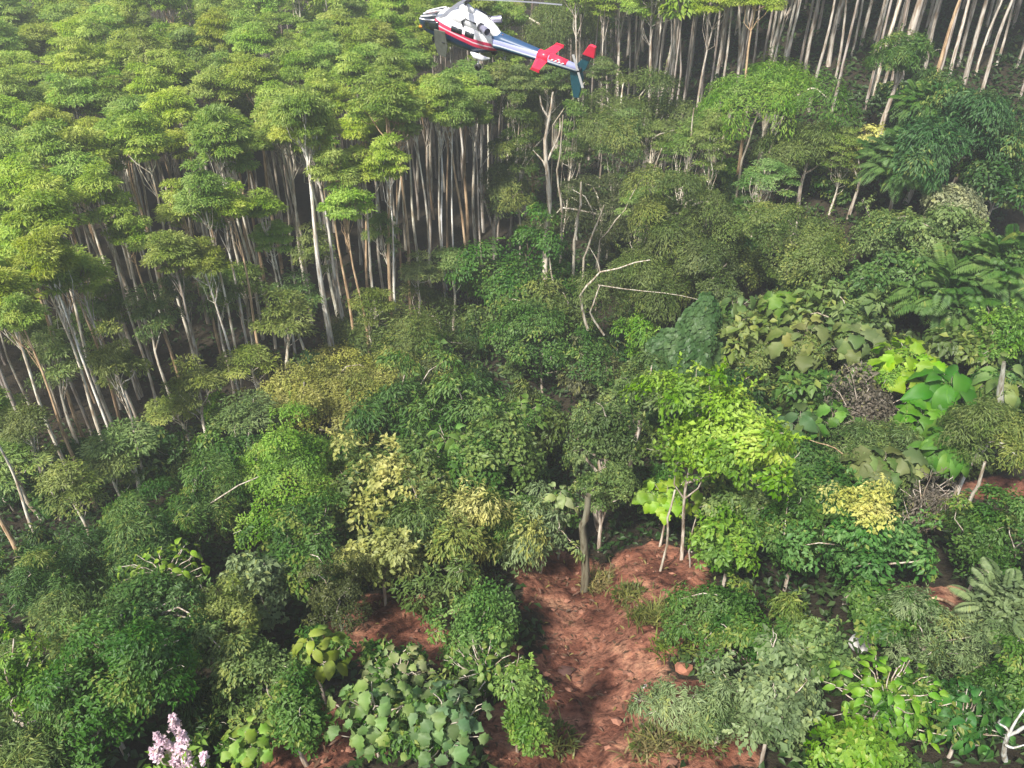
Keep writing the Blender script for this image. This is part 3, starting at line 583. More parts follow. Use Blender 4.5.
# ------------------------------------------------------------------ broad-leaved plants: every large leaf is a part
def leaf_blade(rg, lobes=0, L=1.0, W=.8, cup=.18, droop=.35, n=9):
    """one leaf along +X: a midrib with two rows of edge points, lobed or plain, arched and cupped; about 40 triangles"""
    t = np.linspace(0, 1, n); w = (np.sin(np.pi * np.clip(t * .93 + .05, 0, 1)) ** .75) * W / 2
    if lobes: w = w * (1 - .33 * np.abs(np.sin(t * np.pi * lobes)) ** 2)
    z = -droop * t * t * L + .12 * np.sin(t * 3) * L
    V = []; F = []
    for i in range(n):
        wav = .04 * math.sin(i * 2.1 + rg.uniform(0, 1)) * W
        V += [(t[i] * L, 0, z[i]), (t[i] * L + .06 * L * (1 - t[i]), w[i] * .55, z[i] + cup * w[i] * .8), (t[i] * L - .03, w[i], z[i] + cup * w[i] * .5 + wav),
              (t[i] * L + .06 * L * (1 - t[i]), -w[i] * .55, z[i] + cup * w[i] * .8), (t[i] * L - .03, -w[i], z[i] + cup * w[i] * .5 - wav)]
    for i in range(n - 1):
        a, b = i * 5, i * 5 + 5
        F += [(a, b, b + 1, a + 1), (a + 1, b + 1, b + 2, a + 2), (a, a + 3, b + 3, b), (a + 3, a + 4, b + 4, b + 3)]
    return V, F
def leaf_set(lobes, W, cup, droop):
    out = []
    for k in range(4):
        rg = rng(); V, F = leaf_blade(rg, lobes, 1.0, W * rg.uniform(.85, 1.15), cup, droop * rg.uniform(.6, 1.4), 8 if not lobes else 10)
        V = np.array(V); out.append(mesh_np('broad_leaf', V, F, GLOSSY, np.full(len(V), rg.uniform(.3, .7)), smooth=True))
    return out
LS = dict(lobed=leaf_set(3, 1.0, .25, .3), oval=leaf_set(0, .62, .3, .35), strap=leaf_set(0, .34, .5, .6))
def broad(name, px, py, w, h, hc, kind, colr, nleaf, L, label, under='mid', cat='plant', flat=.8):
    rg = rng(); p = hit(px, py, hc); m = depth(p) / FPX; rx = w * m / 2; rz = h * m / 2 * .9; b = base_under(p); o = empty(name, b)
    lv, ce = crown_leaves(rg, rx * .8, rx * .75, rz * .75, 'mid', hc - rz * .12, open_=.2, lf=.8)
    link('foliage', lv.mesh(name + '_foliage'), o, C[under] if isinstance(under, str) else under)
    tb = tree_trunk(rg, hc, rz, ce, .08, nb=8); stems = []
    base_c = np.array(C[colr] if isinstance(colr, str) else colr)
    nleaf = int(nleaf * 1.9); L = L * (.43 if depth(p) < 40 else .72)
    for i in range(nleaf):
        u = 1 - (i + .5) / nleaf * 1.25; a = i * 2.39996 + rg.normal() * .3; s = math.sqrt(max(0, 1 - u * u))
        q = np.array([math.cos(a) * s, math.sin(a) * s, u]); c = q * np.array([rx, rx * .9, rz]) * rg.uniform(.5, 1.08); c[2] += hc
        nr = unit(q * .55 + np.array([0, -.12, flat]) + rg.normal(size=3) * .42); out = unit(np.array([math.cos(a), math.sin(a), -.25]) + rg.normal(size=3) * .3)
        ax = unit(out - nr * np.dot(out, nr)); sd = np.cross(nr, ax); ln = L * rg.uniform(.7, 1.25)
        lf = link('leaf', LS[kind][rg.integers(4)], o); v = rg.uniform(.7, 1.3); cc = base_c * v * np.array([rg.uniform(.85, 1.2), 1, rg.uniform(.8, 1.3)]); lf.color = tuple(cc) + (1,)
        st = c - ax * ln * .4
        M = Matrix(((ax[0], sd[0], nr[0], st[0]), (ax[1], sd[1], nr[1], st[1]), (ax[2], sd[2], nr[2], st[2]), (0, 0, 0, 1)))
        lf.matrix_local = M @ Matrix.Diagonal((ln, ln, ln, 1))
        if i % 2 == 0: tb.add(curve((c * [.25, .25, 1]) - [0, 0, rz * .5], st, rg, .06, 4, .05), .03, .014, 4)
    link('stem', tb.mesh(name + '_stem'), o, BK['grey']); tag(o, label, cat); NAMED.append((np.array([b[0], b[1], b[2] + hc]), label)); return o
BR = [
 ('broad_leaf_plant', 375, 718, 100, 100, 2.2, 'lobed', (.17, .29, .08), 46, 1.05, 'pale green broad-leaved plant with lobed leaves at bottom left of centre', 'mid'),
 ('broad_leaf_plant', 445, 725, 90, 90, 2.0, 'lobed', (.14, .25, .09), 44, 1.05, 'dull green broad-leaved plant between pale lobed plant and red slip', 'mid'),
 ('broad_leaf_plant', 400, 672, 80, 50, 2.0, 'lobed', (.26, .34, .12), 30, .9, 'cream-green broad-leaved plant below the small red earth hollow', 'mid'),
 ('broad_leaf_plant', 485, 672, 90, 50, 1.8, 'oval', (.22, .34, .08), 36, .8, 'yellow-green broad-leaved plant below the rounded light green bush', 'mid'),
 ('broad_leaf_plant', 316, 660, 60, 80, 2.6, 'oval', (.24, .36, .05), 26, 1.35, 'tall yellow-green plant with long folded leaves above the bottom edge', 'mid'),
 ('broad_leaf_plant', 250, 748, 60, 50, 1.8, 'lobed', (.22, .38, .06), 26, .9, 'yellow-green lobed leaves right of the pink flowers', 'mid'),
 ('broad_leaf_plant', 165, 572, 90, 50, 3.6, 'oval', (.20, .36, .03), 32, .95, 'bright green broad leaves topping the lower left bushes', 'mid'),
 ('broad_leaf_plant', 885, 700, 120, 76, 2.4, 'oval', (.16, .36, .03), 60, .95, 'bright green oval-leaved plant at lower right', 'mid'),
 ('broad_leaf_plant', 965, 720, 90, 80, 2.0, 'oval', (.06, .20, .035), 46, 1.0, 'dark green oval-leaved plant right of the bright green oval-leaved one', 'dark'),
 ('broad_leaf_plant', 905, 370, 66, 60, 4.2, 'lobed', (.22, .42, .02), 26, 1.5, 'vivid lime broad-leaved plant at right centre', 'fresh'),
 ('broad_leaf_plant', 948, 395, 70, 60, 3.6, 'oval', (.06, .24, .015), 18, 2.2, 'saturated green plant of very large round leaves right of the lime leaves', 'deep'),
 ('broad_leaf_plant', 925, 425, 60, 50, 3.0, 'lobed', (.08, .26, .015), 18, 1.7, 'dark green large-leaved plant under the very large round leaves', 'deep'),
 ('broad_leaf_plant', 805, 345, 76, 50, 4.6, 'lobed', (.17, .22, .06), 22, 1.7, 'olive large-lobed plant right of the black gap', 'olive'),
 ('broad_leaf_plant', 785, 308, 46, 36, 5.0, 'lobed', (.12, .25, .03), 12, 1.6, 'green pointed leaves standing above the olive large-lobed plant', 'mid'),
 ('broad_leaf_plant', 835, 425, 50, 46, 3.2, 'lobed', (.12, .28, .04), 14, 1.4, 'green large-leaved plant left of the withered bush on a thin stem', 'mid'),
 ('broad_leaf_plant', 665, 500, 60, 44, 3.4, 'lobed', (.22, .40, .03), 20, 1.1, 'lime broad leaves hanging under the bright lime tree', 'fresh'),
 ('broad_leaf_plant', 1000, 395, 60, 60, 3.6, 'oval', (.18, .28, .07), 18, 1.5, 'pale green large leaves beside the grey stump at the right edge', 'mid'),
 ('broad_leaf_plant', 765, 352, 66, 56, 4.0, 'lobed', (.15, .21, .05), 20, 1.5, 'olive lobed leaves beside the black gap right of the great leaf mass', 'olive'),
 ('broad_leaf_plant', 858, 345, 60, 50, 4.4, 'lobed', (.16, .24, .07), 18, 1.5, 'dull green lobed leaves above the withered grey-brown bush', 'grey'),
 ('broad_leaf_plant', 882, 470, 70, 50, 3.6, 'lobed', (.14, .21, .06), 20, 1.5, 'olive lobed leaves hanging above the yellow blossom', 'olive'),
 ('broad_leaf_plant', 735, 310, 50, 40, 5.0, 'oval', (.13, .22, .06), 16, 1.4, 'grey-green oval leaves above the black gap', 'mid'),
 ('broad_leaf_plant', 945, 455, 60, 50, 3.6, 'oval', (.10, .26, .03), 18, 1.5, 'green oval leaves below the very large round leaves', 'mid'),
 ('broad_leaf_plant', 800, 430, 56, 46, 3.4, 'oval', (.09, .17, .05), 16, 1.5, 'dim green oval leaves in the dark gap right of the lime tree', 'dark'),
 ('broad_leaf_plant', 520, 420, 60, 50, 4.4, 'oval', (.16, .30, .05), 24, 1.0, 'sunlit oval leaves left of the dark gap at picture centre', 'mid'),
 ('broad_leaf_plant', 450, 450, 70, 50, 4.8, 'oval', (.15, .29, .05), 26, 1.0, 'sunlit oval leaves above the cream-leaved bush', 'mid'),
 ('broad_leaf_plant', 560, 505, 50, 40, 4.0, 'oval', (.30, .38, .14), 18, .9, 'pale tipped oval leaves above the silvery drooping bush', 'mid'),
]
for a in BR: broad(*a)

# the great smooth leaf-shaped mass: a stump wholly draped in one flat curtain of creeper
def curtain():
    rg = rng(); p = hit(692, 362, 4.2); b = base_under(p); o = empty('creeper_curtain', b); o.scale = (1.15, 1.15, 1.15); H = 8.0; ns, nt = 34, 30
    def surf(a, t):     # a across 0..1, t up 0..1
        lx = np.interp(t, [0, .45, .62, .8, 1], [-3.4, -3.2, -2.7, -.9, .55]); rx = np.interp(t, [0, .3, .6, .85, 1], [2.5, 2.3, 1.8, 1.25, .65])
        x = lx + (rx - lx) * a; y = -1.5 * np.sin(np.pi * np.clip(a, 0, 1)) * (.35 + .65 * (1 - t)) + 1.6 * t * t - .5 + .16 * np.sin(x * 3.1 + t * 4) + .10 * np.sin(x * 6.3 - t * 9) + .06 * np.sin(t * 30 + x * 4)
        return np.stack([x, y, H * t - .2 + .12 * np.sin(x * 2.2)], -1)
    A, T = np.meshgrid(np.linspace(0, 1, ns), np.linspace(0, 1, nt)); V = surf(A, T).reshape(-1, 3)
    F = [(i * ns + j, i * ns + j + 1, (i + 1) * ns + j + 1, (i + 1) * ns + j) for i in range(nt - 1) for j in range(ns - 1)]
    q = link('foliage', mesh_np('creeper_sheet', V, F, LEAF, np.clip(rg.normal(.42, .05, len(V)), 0, 1), smooth=True), o, (.05, .12, .035)); md = q.modifiers.new('thickness', 'SOLIDIFY'); md.thickness = .06; md.offset = 0
    lv = Leaves(); n = 9000; a = rg.uniform(-.03, 1.03, n); t = 1 - rg.uniform(-.01, 1, n) ** 1; P_ = surf(a, t); e = 1e-2; du = surf(a + e, t) - P_; dv = surf(a, t + e) - P_; nr = unit(np.cross(du, dv)); nr = np.where(nr[:, 1:2] > 0, -nr, nr)
    lv.add(P_ + nr * rg.uniform(.05, .3, n)[:, None], -unit(dv) + rg.normal(size=(n, 3)) * .28, nr + [0, 0, .25] + rg.normal(size=(n, 3)) * .15, .36, .29, np.clip(rg.normal(.5, .12, n), 0, 1), .04)
    link('leaf_cover', lv.mesh('creeper_leaves'), o, (.07, .165, .045))['kind'] = 'stuff'
    tb = Tubes(); tb.add([(.3, 1.4, -.5), (.4, 1.5, 3), (.6, 1.25, H - .3)], .3, .1, 7); link('trunk', tb.mesh('curtain_trunk'), o, BK['dark'])
    tag(o, 'great smooth dark green pointed leaf mass left of the black gap', 'plant'); NAMED.append((p, 'great smooth dark green pointed leaf mass left'))
curtain()

# ------------------------------------------------------------------ lesser bushes that close the slope between the ones above
def fillers():
    protos = []
    for i, sty in enumerate(['mid', 'small', 'round', 'fine', 'droop', 'mid', 'fine', 'round', 'small', 'droop']):
        rg = rng(); lv, ce = crown_leaves(rg, 1.7, 1.6, 1.3, sty, 1.3, low=-.45, down=1.2) if i != 6 else frond_leaves(rg, 1.8, 1.7, 1.3, 1.2, 60)
        protos.append((lv.mesh('low_bush_foliage'), tree_trunk(rg, 1.3, 1.3, ce, .06).mesh('low_bush_stem')))
    rg = np.random.default_rng(31); done = []; TINT = [('dark green', 'dark'), ('mid-green', 'mid'), ('blue-green', 'blue'), ('olive', 'olive'), ('grey-green', 'grey'), ('fresh green', 'fresh')]
    tries = 0
    while len(done) < 95 and tries < 6000:
        tries += 1; y = 10 + 68 * rg.random() ** 1.1; x = rg.uniform(-.72, .72) * (y * .85 + 17); z = float(ground_z(x, y)); a, b = project((x, y, z + 1.3))
        if not (-30 < a < 1054 and 60 < b < 800) or soil(x, y) > .02 or x < np.interp(y, EY, EX) - (5.0 if y < 48 else .5): continue
        if any((x - u) ** 2 + (y - v) ** 2 < 1.9 ** 2 for u, v in done): continue
        dn = min((x - q[0][0]) ** 2 + (y - q[0][1]) ** 2 for q in NAMED) ** .5
        if dn < (1.7 if y < 34 else 1.2): continue
        done.append((x, y)); fm, sm = protos[rg.integers(len(protos))]; k = rg.choice(6, p=[.25, .27, .14, .16, .1, .08]); nm, ck = TINT[k]
        o = empty('low_bush', (x, y, z), rg.uniform(0, 6.3)); s = rg.uniform(.6, 1.0) * (.85 if y < 34 else 1.25); o.scale = (s, s, s * rg.uniform(.85, 1.5))
        link('foliage', fm, o, tuple(np.array(C[ck]) * rg.uniform(.7, 1.25))); link('stem', sm, o, BK['grey'])
        tag(o, 'low ' + nm + ' bush ' + beside((x, y, z + 1.3), NAMED), 'bush', 'low bushes between the larger plants')
fillers()

# ------------------------------------------------------------------ undergrowth nobody could count
def undergrowth():
    rg = rng(); lv = Leaves()
    for n, x0, x1, y0, y1, ln, wd in [(42000, -44, 34, 8, 50, .38, .2), (24000, -32, 40, 40, 80, .5, .24), (30000, 0, 70, 70, 120, .7, .3)]:
        x = rg.uniform(x0, x1, n); y = rg.uniform(y0, y1, n); k = soil(x, y) < .12 + .3 * (rg.random(n) < .06)
        k &= (x > np.interp(y, EY, EX) - rg.uniform(0, 4, n) ** 1.2) | (rg.random(n) < .3) | (y < 50)
        k &= vnoise(x * .9, y * .9, 6) > -.55
        x, y = x[k], y[k]; n = len(x)
        hgt = np.clip(.7 + .9 * vnoise(x * .55, y * .5, 8), .12, 2) * rg.uniform(.1, 1, n)
        pos = np.stack([x, y, ground_z(x, y) + hgt], 1)
        nr = unit(np.stack([vnoise(x * .8, y * .8, 2) * .5, vnoise(x * .8, y * .8, 3) * .5 - .15, np.ones(n)], 1) + rg.normal(size=(n, 3)) * .4)
        s = rg.uniform(.6, 1.4, n)
        lv.add(pos, rsph(rg, n) * [1, 1, .3] + [0, 0, -.2], nr, ln * s, wd * s, np.clip(.45 + .3 * vnoise(x * .6, y * .6, 9) + rg.normal(0, .15, n), 0, 1))
    o = link('undergrowth', lv.mesh('undergrowth'), None, (.055, .12, .03))
    tag(o, 'dense low green undergrowth covering the slope between the bushes', 'undergrowth', kind='stuff')
undergrowth()

# ------------------------------------------------------------------ bare trunks, branches, rock, flowers
def bare(name, pts_px, r0, r1, colr, label, cat='branch', Y=None, h=None, twigs=()):
    """a bare branch through pixels, kept in the upright plane that its first point stands in"""
    rg = rng(); p0 = hit(*pts_px[0], h or 0.0); Y0 = p0[1]
    pts = [at(x, y, Y0 - .25 * i) for i, (x, y) in enumerate(pts_px)]
    q = []
    for a, b in zip(pts[:-1], pts[1:]): q += list(curve(a, b, rg, .03, 4))[:-1]
    q.append(pts[-1]); q = np.array(q)
    if h and h > .5 and cat in ('sapling', 'stump', 'trunk', 'tree'): q = np.concatenate([[[q[0][0], q[0][1], float(ground_z(q[0][0], q[0][1])) - .2]], q])
    o = empty(name, Vector(q[0])); tb = Tubes(); tb.add(q - q[0], r0, r1, 6)
    link('limb', tb.mesh(name), o, colr)
    for tw in twigs:
        tp = np.array([at(x, y, Y0 - .3) for x, y in tw]); t2 = Tubes(); t2.add(np.array(list(curve(tp[0], tp[-1], rg, .06, 6))) - q[0], r1 * 1.3, r1 * .5, 5); link('twig', t2.mesh('twig'), o, colr)
    tag(o, label, cat); return o
bare('bare_branch', [(588, 330), (580, 296), (600, 272), (650, 260)], .13, .04, (.56, .52, .43), 'pale curved bare branch arching right at picture centre', h=5, twigs=[((600, 272), (588, 245)), ((598, 285), (700, 300))])
bare('bare_branch', [(604, 335), (590, 312), (600, 285)], .09, .05, (.56, .52, .43), 'short pale crooked branch under the long curved one', h=4.5)
bare('dead_sapling', [(556, 296), (550, 262), (544, 238)], .09, .04, (.56, .52, .43), 'thin white bare stem left of the curved pale branch', 'sapling', h=4)
bare('dead_sapling', [(660, 572), (668, 530), (675, 490)], .07, .05, (.56, .52, .43), 'thin white bare stem standing on the red slip under the lime tree', 'sapling')
bare('mossy_trunk', [(584, 592), (585, 560), (582, 525), (588, 495)], .24, .15, (.20, .19, .13), 'thick mossy grey trunk standing at the head of the red slip', 'trunk')
bare('dead_sapling', [(756, 505), (770, 470), (776, 445)], .06, .03, (.50, .45, .36), 'thin forked pale stem right of the lime tree', 'sapling', h=2.5, twigs=[((774, 462), (800, 452))])
bare('dead_sapling', [(960, 530), (972, 495), (985, 462)], .12, .07, (.56, .52, .43), 'white leaning bare stem under the flat olive crown at the right', 'sapling', h=1)
bare('grey_stump', [(992, 418), (1000, 390), (1004, 362)], .3, .1, (.40, .40, .33), 'grey tapered dead stump at the right edge', 'stump', h=3.5)
bare('bare_twig', [(712, 668), (722, 648), (735, 630)], .045, .015, (.50, .45, .36), 'small forked dry twig at the right side of the red slip', 'twig', twigs=[((720, 650), (704, 640)), ((716, 660), (736, 655))])
bare('fallen_branch', [(905, 600), (935, 598), (965, 612)], .1, .05, BK['tan'], 'fallen brown branch across the small red bank on the right', 'branch', h=.4)
bare('dead_frond', [(1005, 760), (1008, 735), (1030, 725)], .09, .04, (.62, .64, .60), 'pale grey dead frond curling at the bottom right edge', 'branch', h=1.6, twigs=[((1006, 745), (1024, 745)), ((1008, 735), (1000, 720)), ((1010, 732), (1030, 705))])
bare('bare_branch', [(858, 470), (835, 448), (810, 440)], .05, .02, BK['tan'], 'thin brown branch bending across the dark gap below the withered bush', h=2.4)
bare('dead_sapling', [(690, 570), (692, 540), (697, 515)], .05, .03, BK['grey'], 'thin grey stem at the right head of the red slip', 'sapling', twigs=[((691, 552), (706, 545))])
bare('fallen_branch', [(640, 724), (656, 733), (664, 742)], .06, .03, (.50, .45, .36), 'short pale broken branch on the lower red slip', h=.15)
bare('dead_tree', [(546, 238), (549, 190), (545, 140), (553, 92)], .26, .08, (.66, .60, .50), 'ragged pale dead trunk with broken stubs below the helicopter tail', 'tree', h=9, twigs=[((548, 160), (560, 118)), ((547, 175), (533, 150)), ((550, 120), (540, 96))])
bare('dead_tree', [(562, 215), (557, 170), (563, 115)], .13, .05, (.50, .45, .36), 'slim pale dead trunk close right of the ragged pale one', 'tree', h=9)
bare('dead_tree', [(574, 255), (578, 215), (581, 182)], .14, .08, (.56, .52, .43), 'short bright white snag right of the ragged pale trunk', 'tree', h=7)
bare('dead_tree', [(584, 258), (595, 228), (604, 205)], .12, .05, (.50, .45, .36), 'pale snag leaning right beside the short white snag', 'tree', h=6.5)
bare('dead_tree', [(600, 240), (625, 210), (640, 180)], .08, .03, (.50, .45, .36), 'thin pale dead stem slanting right across the feathery trees', 'tree', h=7)
bare('dead_tree', [(649, 200), (653, 172), (662, 148)], .09, .04, (.50, .45, .36), 'pale stem showing through the feathery olive tree', 'tree', h=8)
bare('dead_tree', [(553, 125), (572, 100), (585, 82)], .07, .03, (.50, .45, .36), 'thin pale branch rising to the helicopter tail fin', 'tree', h=13)
bare('dead_tree', [(683, 192), (690, 150), (694, 108)], .10, .05, (.50, .45, .36), 'upright pale stem left of the light green umbrella tree', 'tree', h=7)
bare('dead_tree', [(742, 160), (752, 128), (764, 96)], .12, .06, (.50, .45, .36), 'pale stem leaning right under the light green umbrella tree', 'tree', h=5)
bare('dead_tree', [(765, 170), (775, 135), (786, 108)], .11, .05, (.50, .45, .36), 'second pale stem leaning right under the umbrella tree', 'tree', h=5)
def rock(px, py, s, label, colr=(.62, .60, .58), h=0.0, sq=(1, .8, .7)):
    rg = rng(); p = hit(px, py, h); d = rsph(rg, 14) ; import bmesh
    bm = bmesh.new(); bmesh.ops.create_icosphere(bm, subdivisions=2, radius=1)
    for v in bm.verts:
        c = np.array(v.co); k = min(1.0, min(.6 / max(np.dot(c, q), .01) for q in d if np.dot(c, q) > .3) if any(np.dot(c, q) > .3 for q in d) else 1)
        v.co = Vector(c * k * np.array(sq) * s * (1 + .05 * math.sin(c[0] * 9 + c[1] * 7)))
    me = bpy.data.meshes.new('rock'); bm.to_mesh(me); bm.free(); me.materials.append(plain('rock_face', colr, .8, noise=.35, scale=3))
    o = link('rock', me); o.location = (p[0], p[1], float(ground_z(p[0], p[1])) + h + s * .25); o.rotation_euler = (rg.uniform(-.3, .3), rg.uniform(-.3, .3), rg.uniform(0, 6)); tag(o, label, 'rock')
rock(858, 648, .75, 'pale grey rock among the lower right bushes')
rock(646, 690, .26, 'small white stone on the red slip, upper of two'); rock(658, 700, .3, 'small white stone on the red slip, lower of two')
rock(640, 703, .42, 'flat dark lump standing in for a shaded hole beside the small white stones', (.05, .035, .03), sq=(1, .6, .3))  # its dark colour paints the shade of a hole in the earth
rock(566, 672, .5, 'flat dark lump standing in for a shaded hole in the upper red slip', (.09, .04, .03), sq=(1.1, .7, .3)); rock(683, 672, .55, 'reddish clod at the right side of the red slip', (.36, .15, .09))  # first lump is painted dark for the shade inside a hole
rock(915, 608, .8, 'reddish brown earth block under the fallen branch', (.16, .06, .05), sq=(1.5, .9, .7)); rock(905, 295, .5, 'pale stone glimpsed below the creeper bushes', h=2.2)
def debris():
    rg = rng(); lv = Leaves(); n = 2600; x = rg.uniform(-12, 14, n); y = rg.uniform(11, 38, n); k = soil(x, y) > .1; x, y = x[k], y[k]; n = len(x); s = rg.uniform(.4, 1.3, n)
    lv.add(np.stack([x, y, ground_z(x, y) + .16 + rg.uniform(0, .2, n)], 1), rsph(rg, n) * [1, 1, .2], rsph(rg, n) * .4 + [0, 0, 1], .34 * s, .1 * s, rg.uniform(0, 1, n))
    o = link('leaf_debris', lv.mesh('leaf_debris'), None, (.17, .11, .06)); tag(o, 'dry brown leaf debris scattered over the red slip', 'debris', kind='stuff')
debris()
def grass(px, py, hgt, n, colr, label):
    rg = rng(); p = hit(px, py); o = empty('grass_tuft', base_under(p)); V = []; r = []
    for i in range(n):
        a = rg.uniform(0, 6.3); c = np.array([rg.normal() * .45, rg.normal() * .35, -.1]); out = np.array([math.cos(a), math.sin(a), 0]) * rg.uniform(.15, .9); L = hgt * rg.uniform(.5, 1.2); sd = np.array([-math.sin(a), math.cos(a), 0]) * .035
        pts = [c + out * L * t * t + np.array([0, 0, L * (t - .42 * t * t)]) for t in (0, .4, .75, 1)]
        V += [pts[0] - sd, pts[0] + sd, pts[1] + sd, pts[1] - sd, pts[1] - sd, pts[1] + sd, pts[2] + sd * .7, pts[2] - sd * .7, pts[2] - sd * .7, pts[2] + sd * .7, pts[3] + sd * .1, pts[3] - sd * .1]; r += [rg.uniform(.1, .95)] * 12
    link('blades', mesh_np('grass_blades', np.array(V), np.arange(len(V)).reshape(-1, 4), LEAF, np.array(r)), o, colr)['kind'] = 'stuff'; tag(o, label, 'grass tuft')
    lv = Leaves(); m = 130; v = rsph(rg, m); lv.add(v * [.8, .6, .25] + [0, 0, .3], v + [0, 0, .4], rsph(rg, m) * .5 + [0, 0, 1], .24, .1, rg.uniform(.2, .8, m)); link('weed_leaves', lv.mesh('weed_leaves'), o, (.12, .17, .04))
for a in [(652, 622, 1.3, 260, (.17, .20, .05), 'olive scrubby grass tuft growing on the middle of the red slip'), (600, 588, 1.3, 220, (.30, .26, .10), 'dry straw-coloured tuft at the foot of the mossy trunk'), (655, 748, 1.1, 200, (.26, .24, .10), 'straggly dry tuft at the bottom of the red slip'),
          (630, 600, 1.0, 180, (.20, .22, .06), 'small olive tuft above the middle of the red slip'), (676, 652, .9, 160, (.16, .26, .04), 'fresh green tuft at the right side of the red slip'), (552, 745, .8, 130, (.2, .24, .06), 'small tuft at the lower left of the red slip'), (690, 610, 1.1, 170, (.2, .2, .07), 'brownish tuft by the right edge of the red slip'), (700, 748, .9, 140, (.22, .22, .08), 'dull tuft beside the bottom right of the red slip'), (120, 560, 1.6, 260, (.14, .24, .07), 'long-bladed grass tuft below the white leaning trunks'), (60, 560, 1.5, 240, (.13, .22, .06), 'long-bladed grass tuft by the left frame edge'), (180, 540, 1.4, 220, (.14, .24, .06), 'long-bladed grass tuft at the lower stand edge')]: grass(*a)
def clods():
    rg = rng(); n = 800; x = rg.uniform(-12, 16, n); y = rg.uniform(11, 38, n); k = soil(x, y) > .35; x, y = x[k], y[k]; V = []; F = []
    for a, b in zip(x, y):
        r = .04 + .16 * rg.random() ** 3; d = np.array([(0, 0, 1), (1, 0, 0), (.3, .9, 0), (-.8, .5, 0), (-.7, -.6, 0), (.4, -.9, 0), (0, 0, -1)]) * (r * rg.uniform(.7, 1.3, (7, 1))) * [1.2, 1, .8]; z = float(ground_z(a, b)) + .1 + .2 * abs(float(vnoise(a * 1.3, b * .7, 5))); m = len(V); V += list(d + [a, b, z])
        F += [(m, m + i, m + i % 5 + 1) for i in range(1, 6)] + [(m + 6, m + i % 5 + 1, m + i) for i in range(1, 6)]
    o = link('earth_clods', mesh_np('earth_clods', np.array(V), F, plain('clod_earth', (.28, .13, .085), .95, noise=.6, scale=1.5))); tag(o, 'loose crumbs of red earth strewn over the slip', 'clods', kind='stuff')
clods()
def flowers():
    rg = rng(); p = hit(178, 745, 1.9); b = base_under(p); o = empty('flowering_shrub', b); m = depth(p) / FPX
    tb = Tubes(); lv = Leaves(); gl = Leaves()
    for dx, dy, s in [(0, -22, 1), (6, -8, 1.1), (-14, -12, .9), (-22, 4, .8), (-12, 8, .9), (10, 10, .9), (26, 8, .6), (-4, 16, 1), (2, 4, 1)]:
        top = np.array([dx * m, rg.normal() * .15, 1.9 - dy * m * 1.25]); root = np.array([rg.normal() * .1, 0, -.2]); c = curve(root, top, rg, .06, 6); tb.add(c, .04, .015, 5)
        n = 110; t = rg.uniform(0, 1, n)[:, None]; ax0 = unit(top - root); q = top + ax0 * (t - .6) * .9 * s * .6 + rsph(rg, n) * .17 * s * (1.1 - t)
        lv.add(q, rsph(rg, n) + [0, 0, .3], rsph(rg, n) + [0, -.5, .8], .15, .11, rg.uniform(.3, .9, n))
        n = 40; q = c[rg.integers(1, 4, n)] + rsph(rg, n) * .35; gl.add(q, rsph(rg, n) + [0, 0, -.3], rsph(rg, n) * .5 + [0, 0, 1], .4, .16, rg.uniform(.3, .7, n))
    link('blossom', lv.mesh('blossom'), o, (.88, .70, .76)); link('foliage', gl.mesh('flower_foliage'), o, C['fresh']); link('stem', tb.mesh('flower_stem'), o, BK['pale'])
    tag(o, 'pink-flowering shrub with upright blossom spikes at the bottom left', 'shrub')
flowers()

# ------------------------------------------------------------------ the helicopter
def paint():
    m, n, l, b = newmat('helicopter_paint'); tc = n.new('ShaderNodeTexCoord'); sp = n.new('ShaderNodeSeparateXYZ'); l.new(tc.outputs['Object'], sp.inputs[0])
    def math_(op, a, bb, c=None):
        q = n.new('ShaderNodeMath'); q.operation = op
        for i, v in enumerate((a, bb, c)):
            if v is None: continue
            if isinstance(v, (int, float)): q.inputs[i].default_value = v
            else: l.new(v, q.inputs[i])
        return q.outputs[0]
    z = sp.outputs['Z']; x = sp.outputs['X']
    zz = math_('MULTIPLY_ADD', x, -.085, z)                    # the stripes climb towards the tail
    cr = n.new('ShaderNodeValToRGB'); cr.color_ramp.interpolation = 'CONSTANT'
    mr = n.new('ShaderNodeMapRange'); mr.inputs['From Min'].default_value = 0; mr.inputs['From Max'].default_value = 2; l.new(zz, mr.inputs['Value']); l.new(mr.outputs[0], cr.inputs[0])
    e = cr.color_ramp.elements; stops = [(0, (.012, .03, .075)), (.36, (.012, .03, .075)), (.42, (.62, .035, .09)), (.52, (.80, .62, .70)), (.56, (.62, .05, .12)), (.66, (.80, .80, .82))]
    while len(e) < len(stops): e.new(.5)
    for q, (p, c) in zip(e, stops): q.position = p; q.color = c + (1,)
    l.new(cr.outputs[0], b.inputs['Base Color']); b.inputs['Roughness'].default_value = .3; b.inputs['Coat Weight'].default_value = .3
    return m
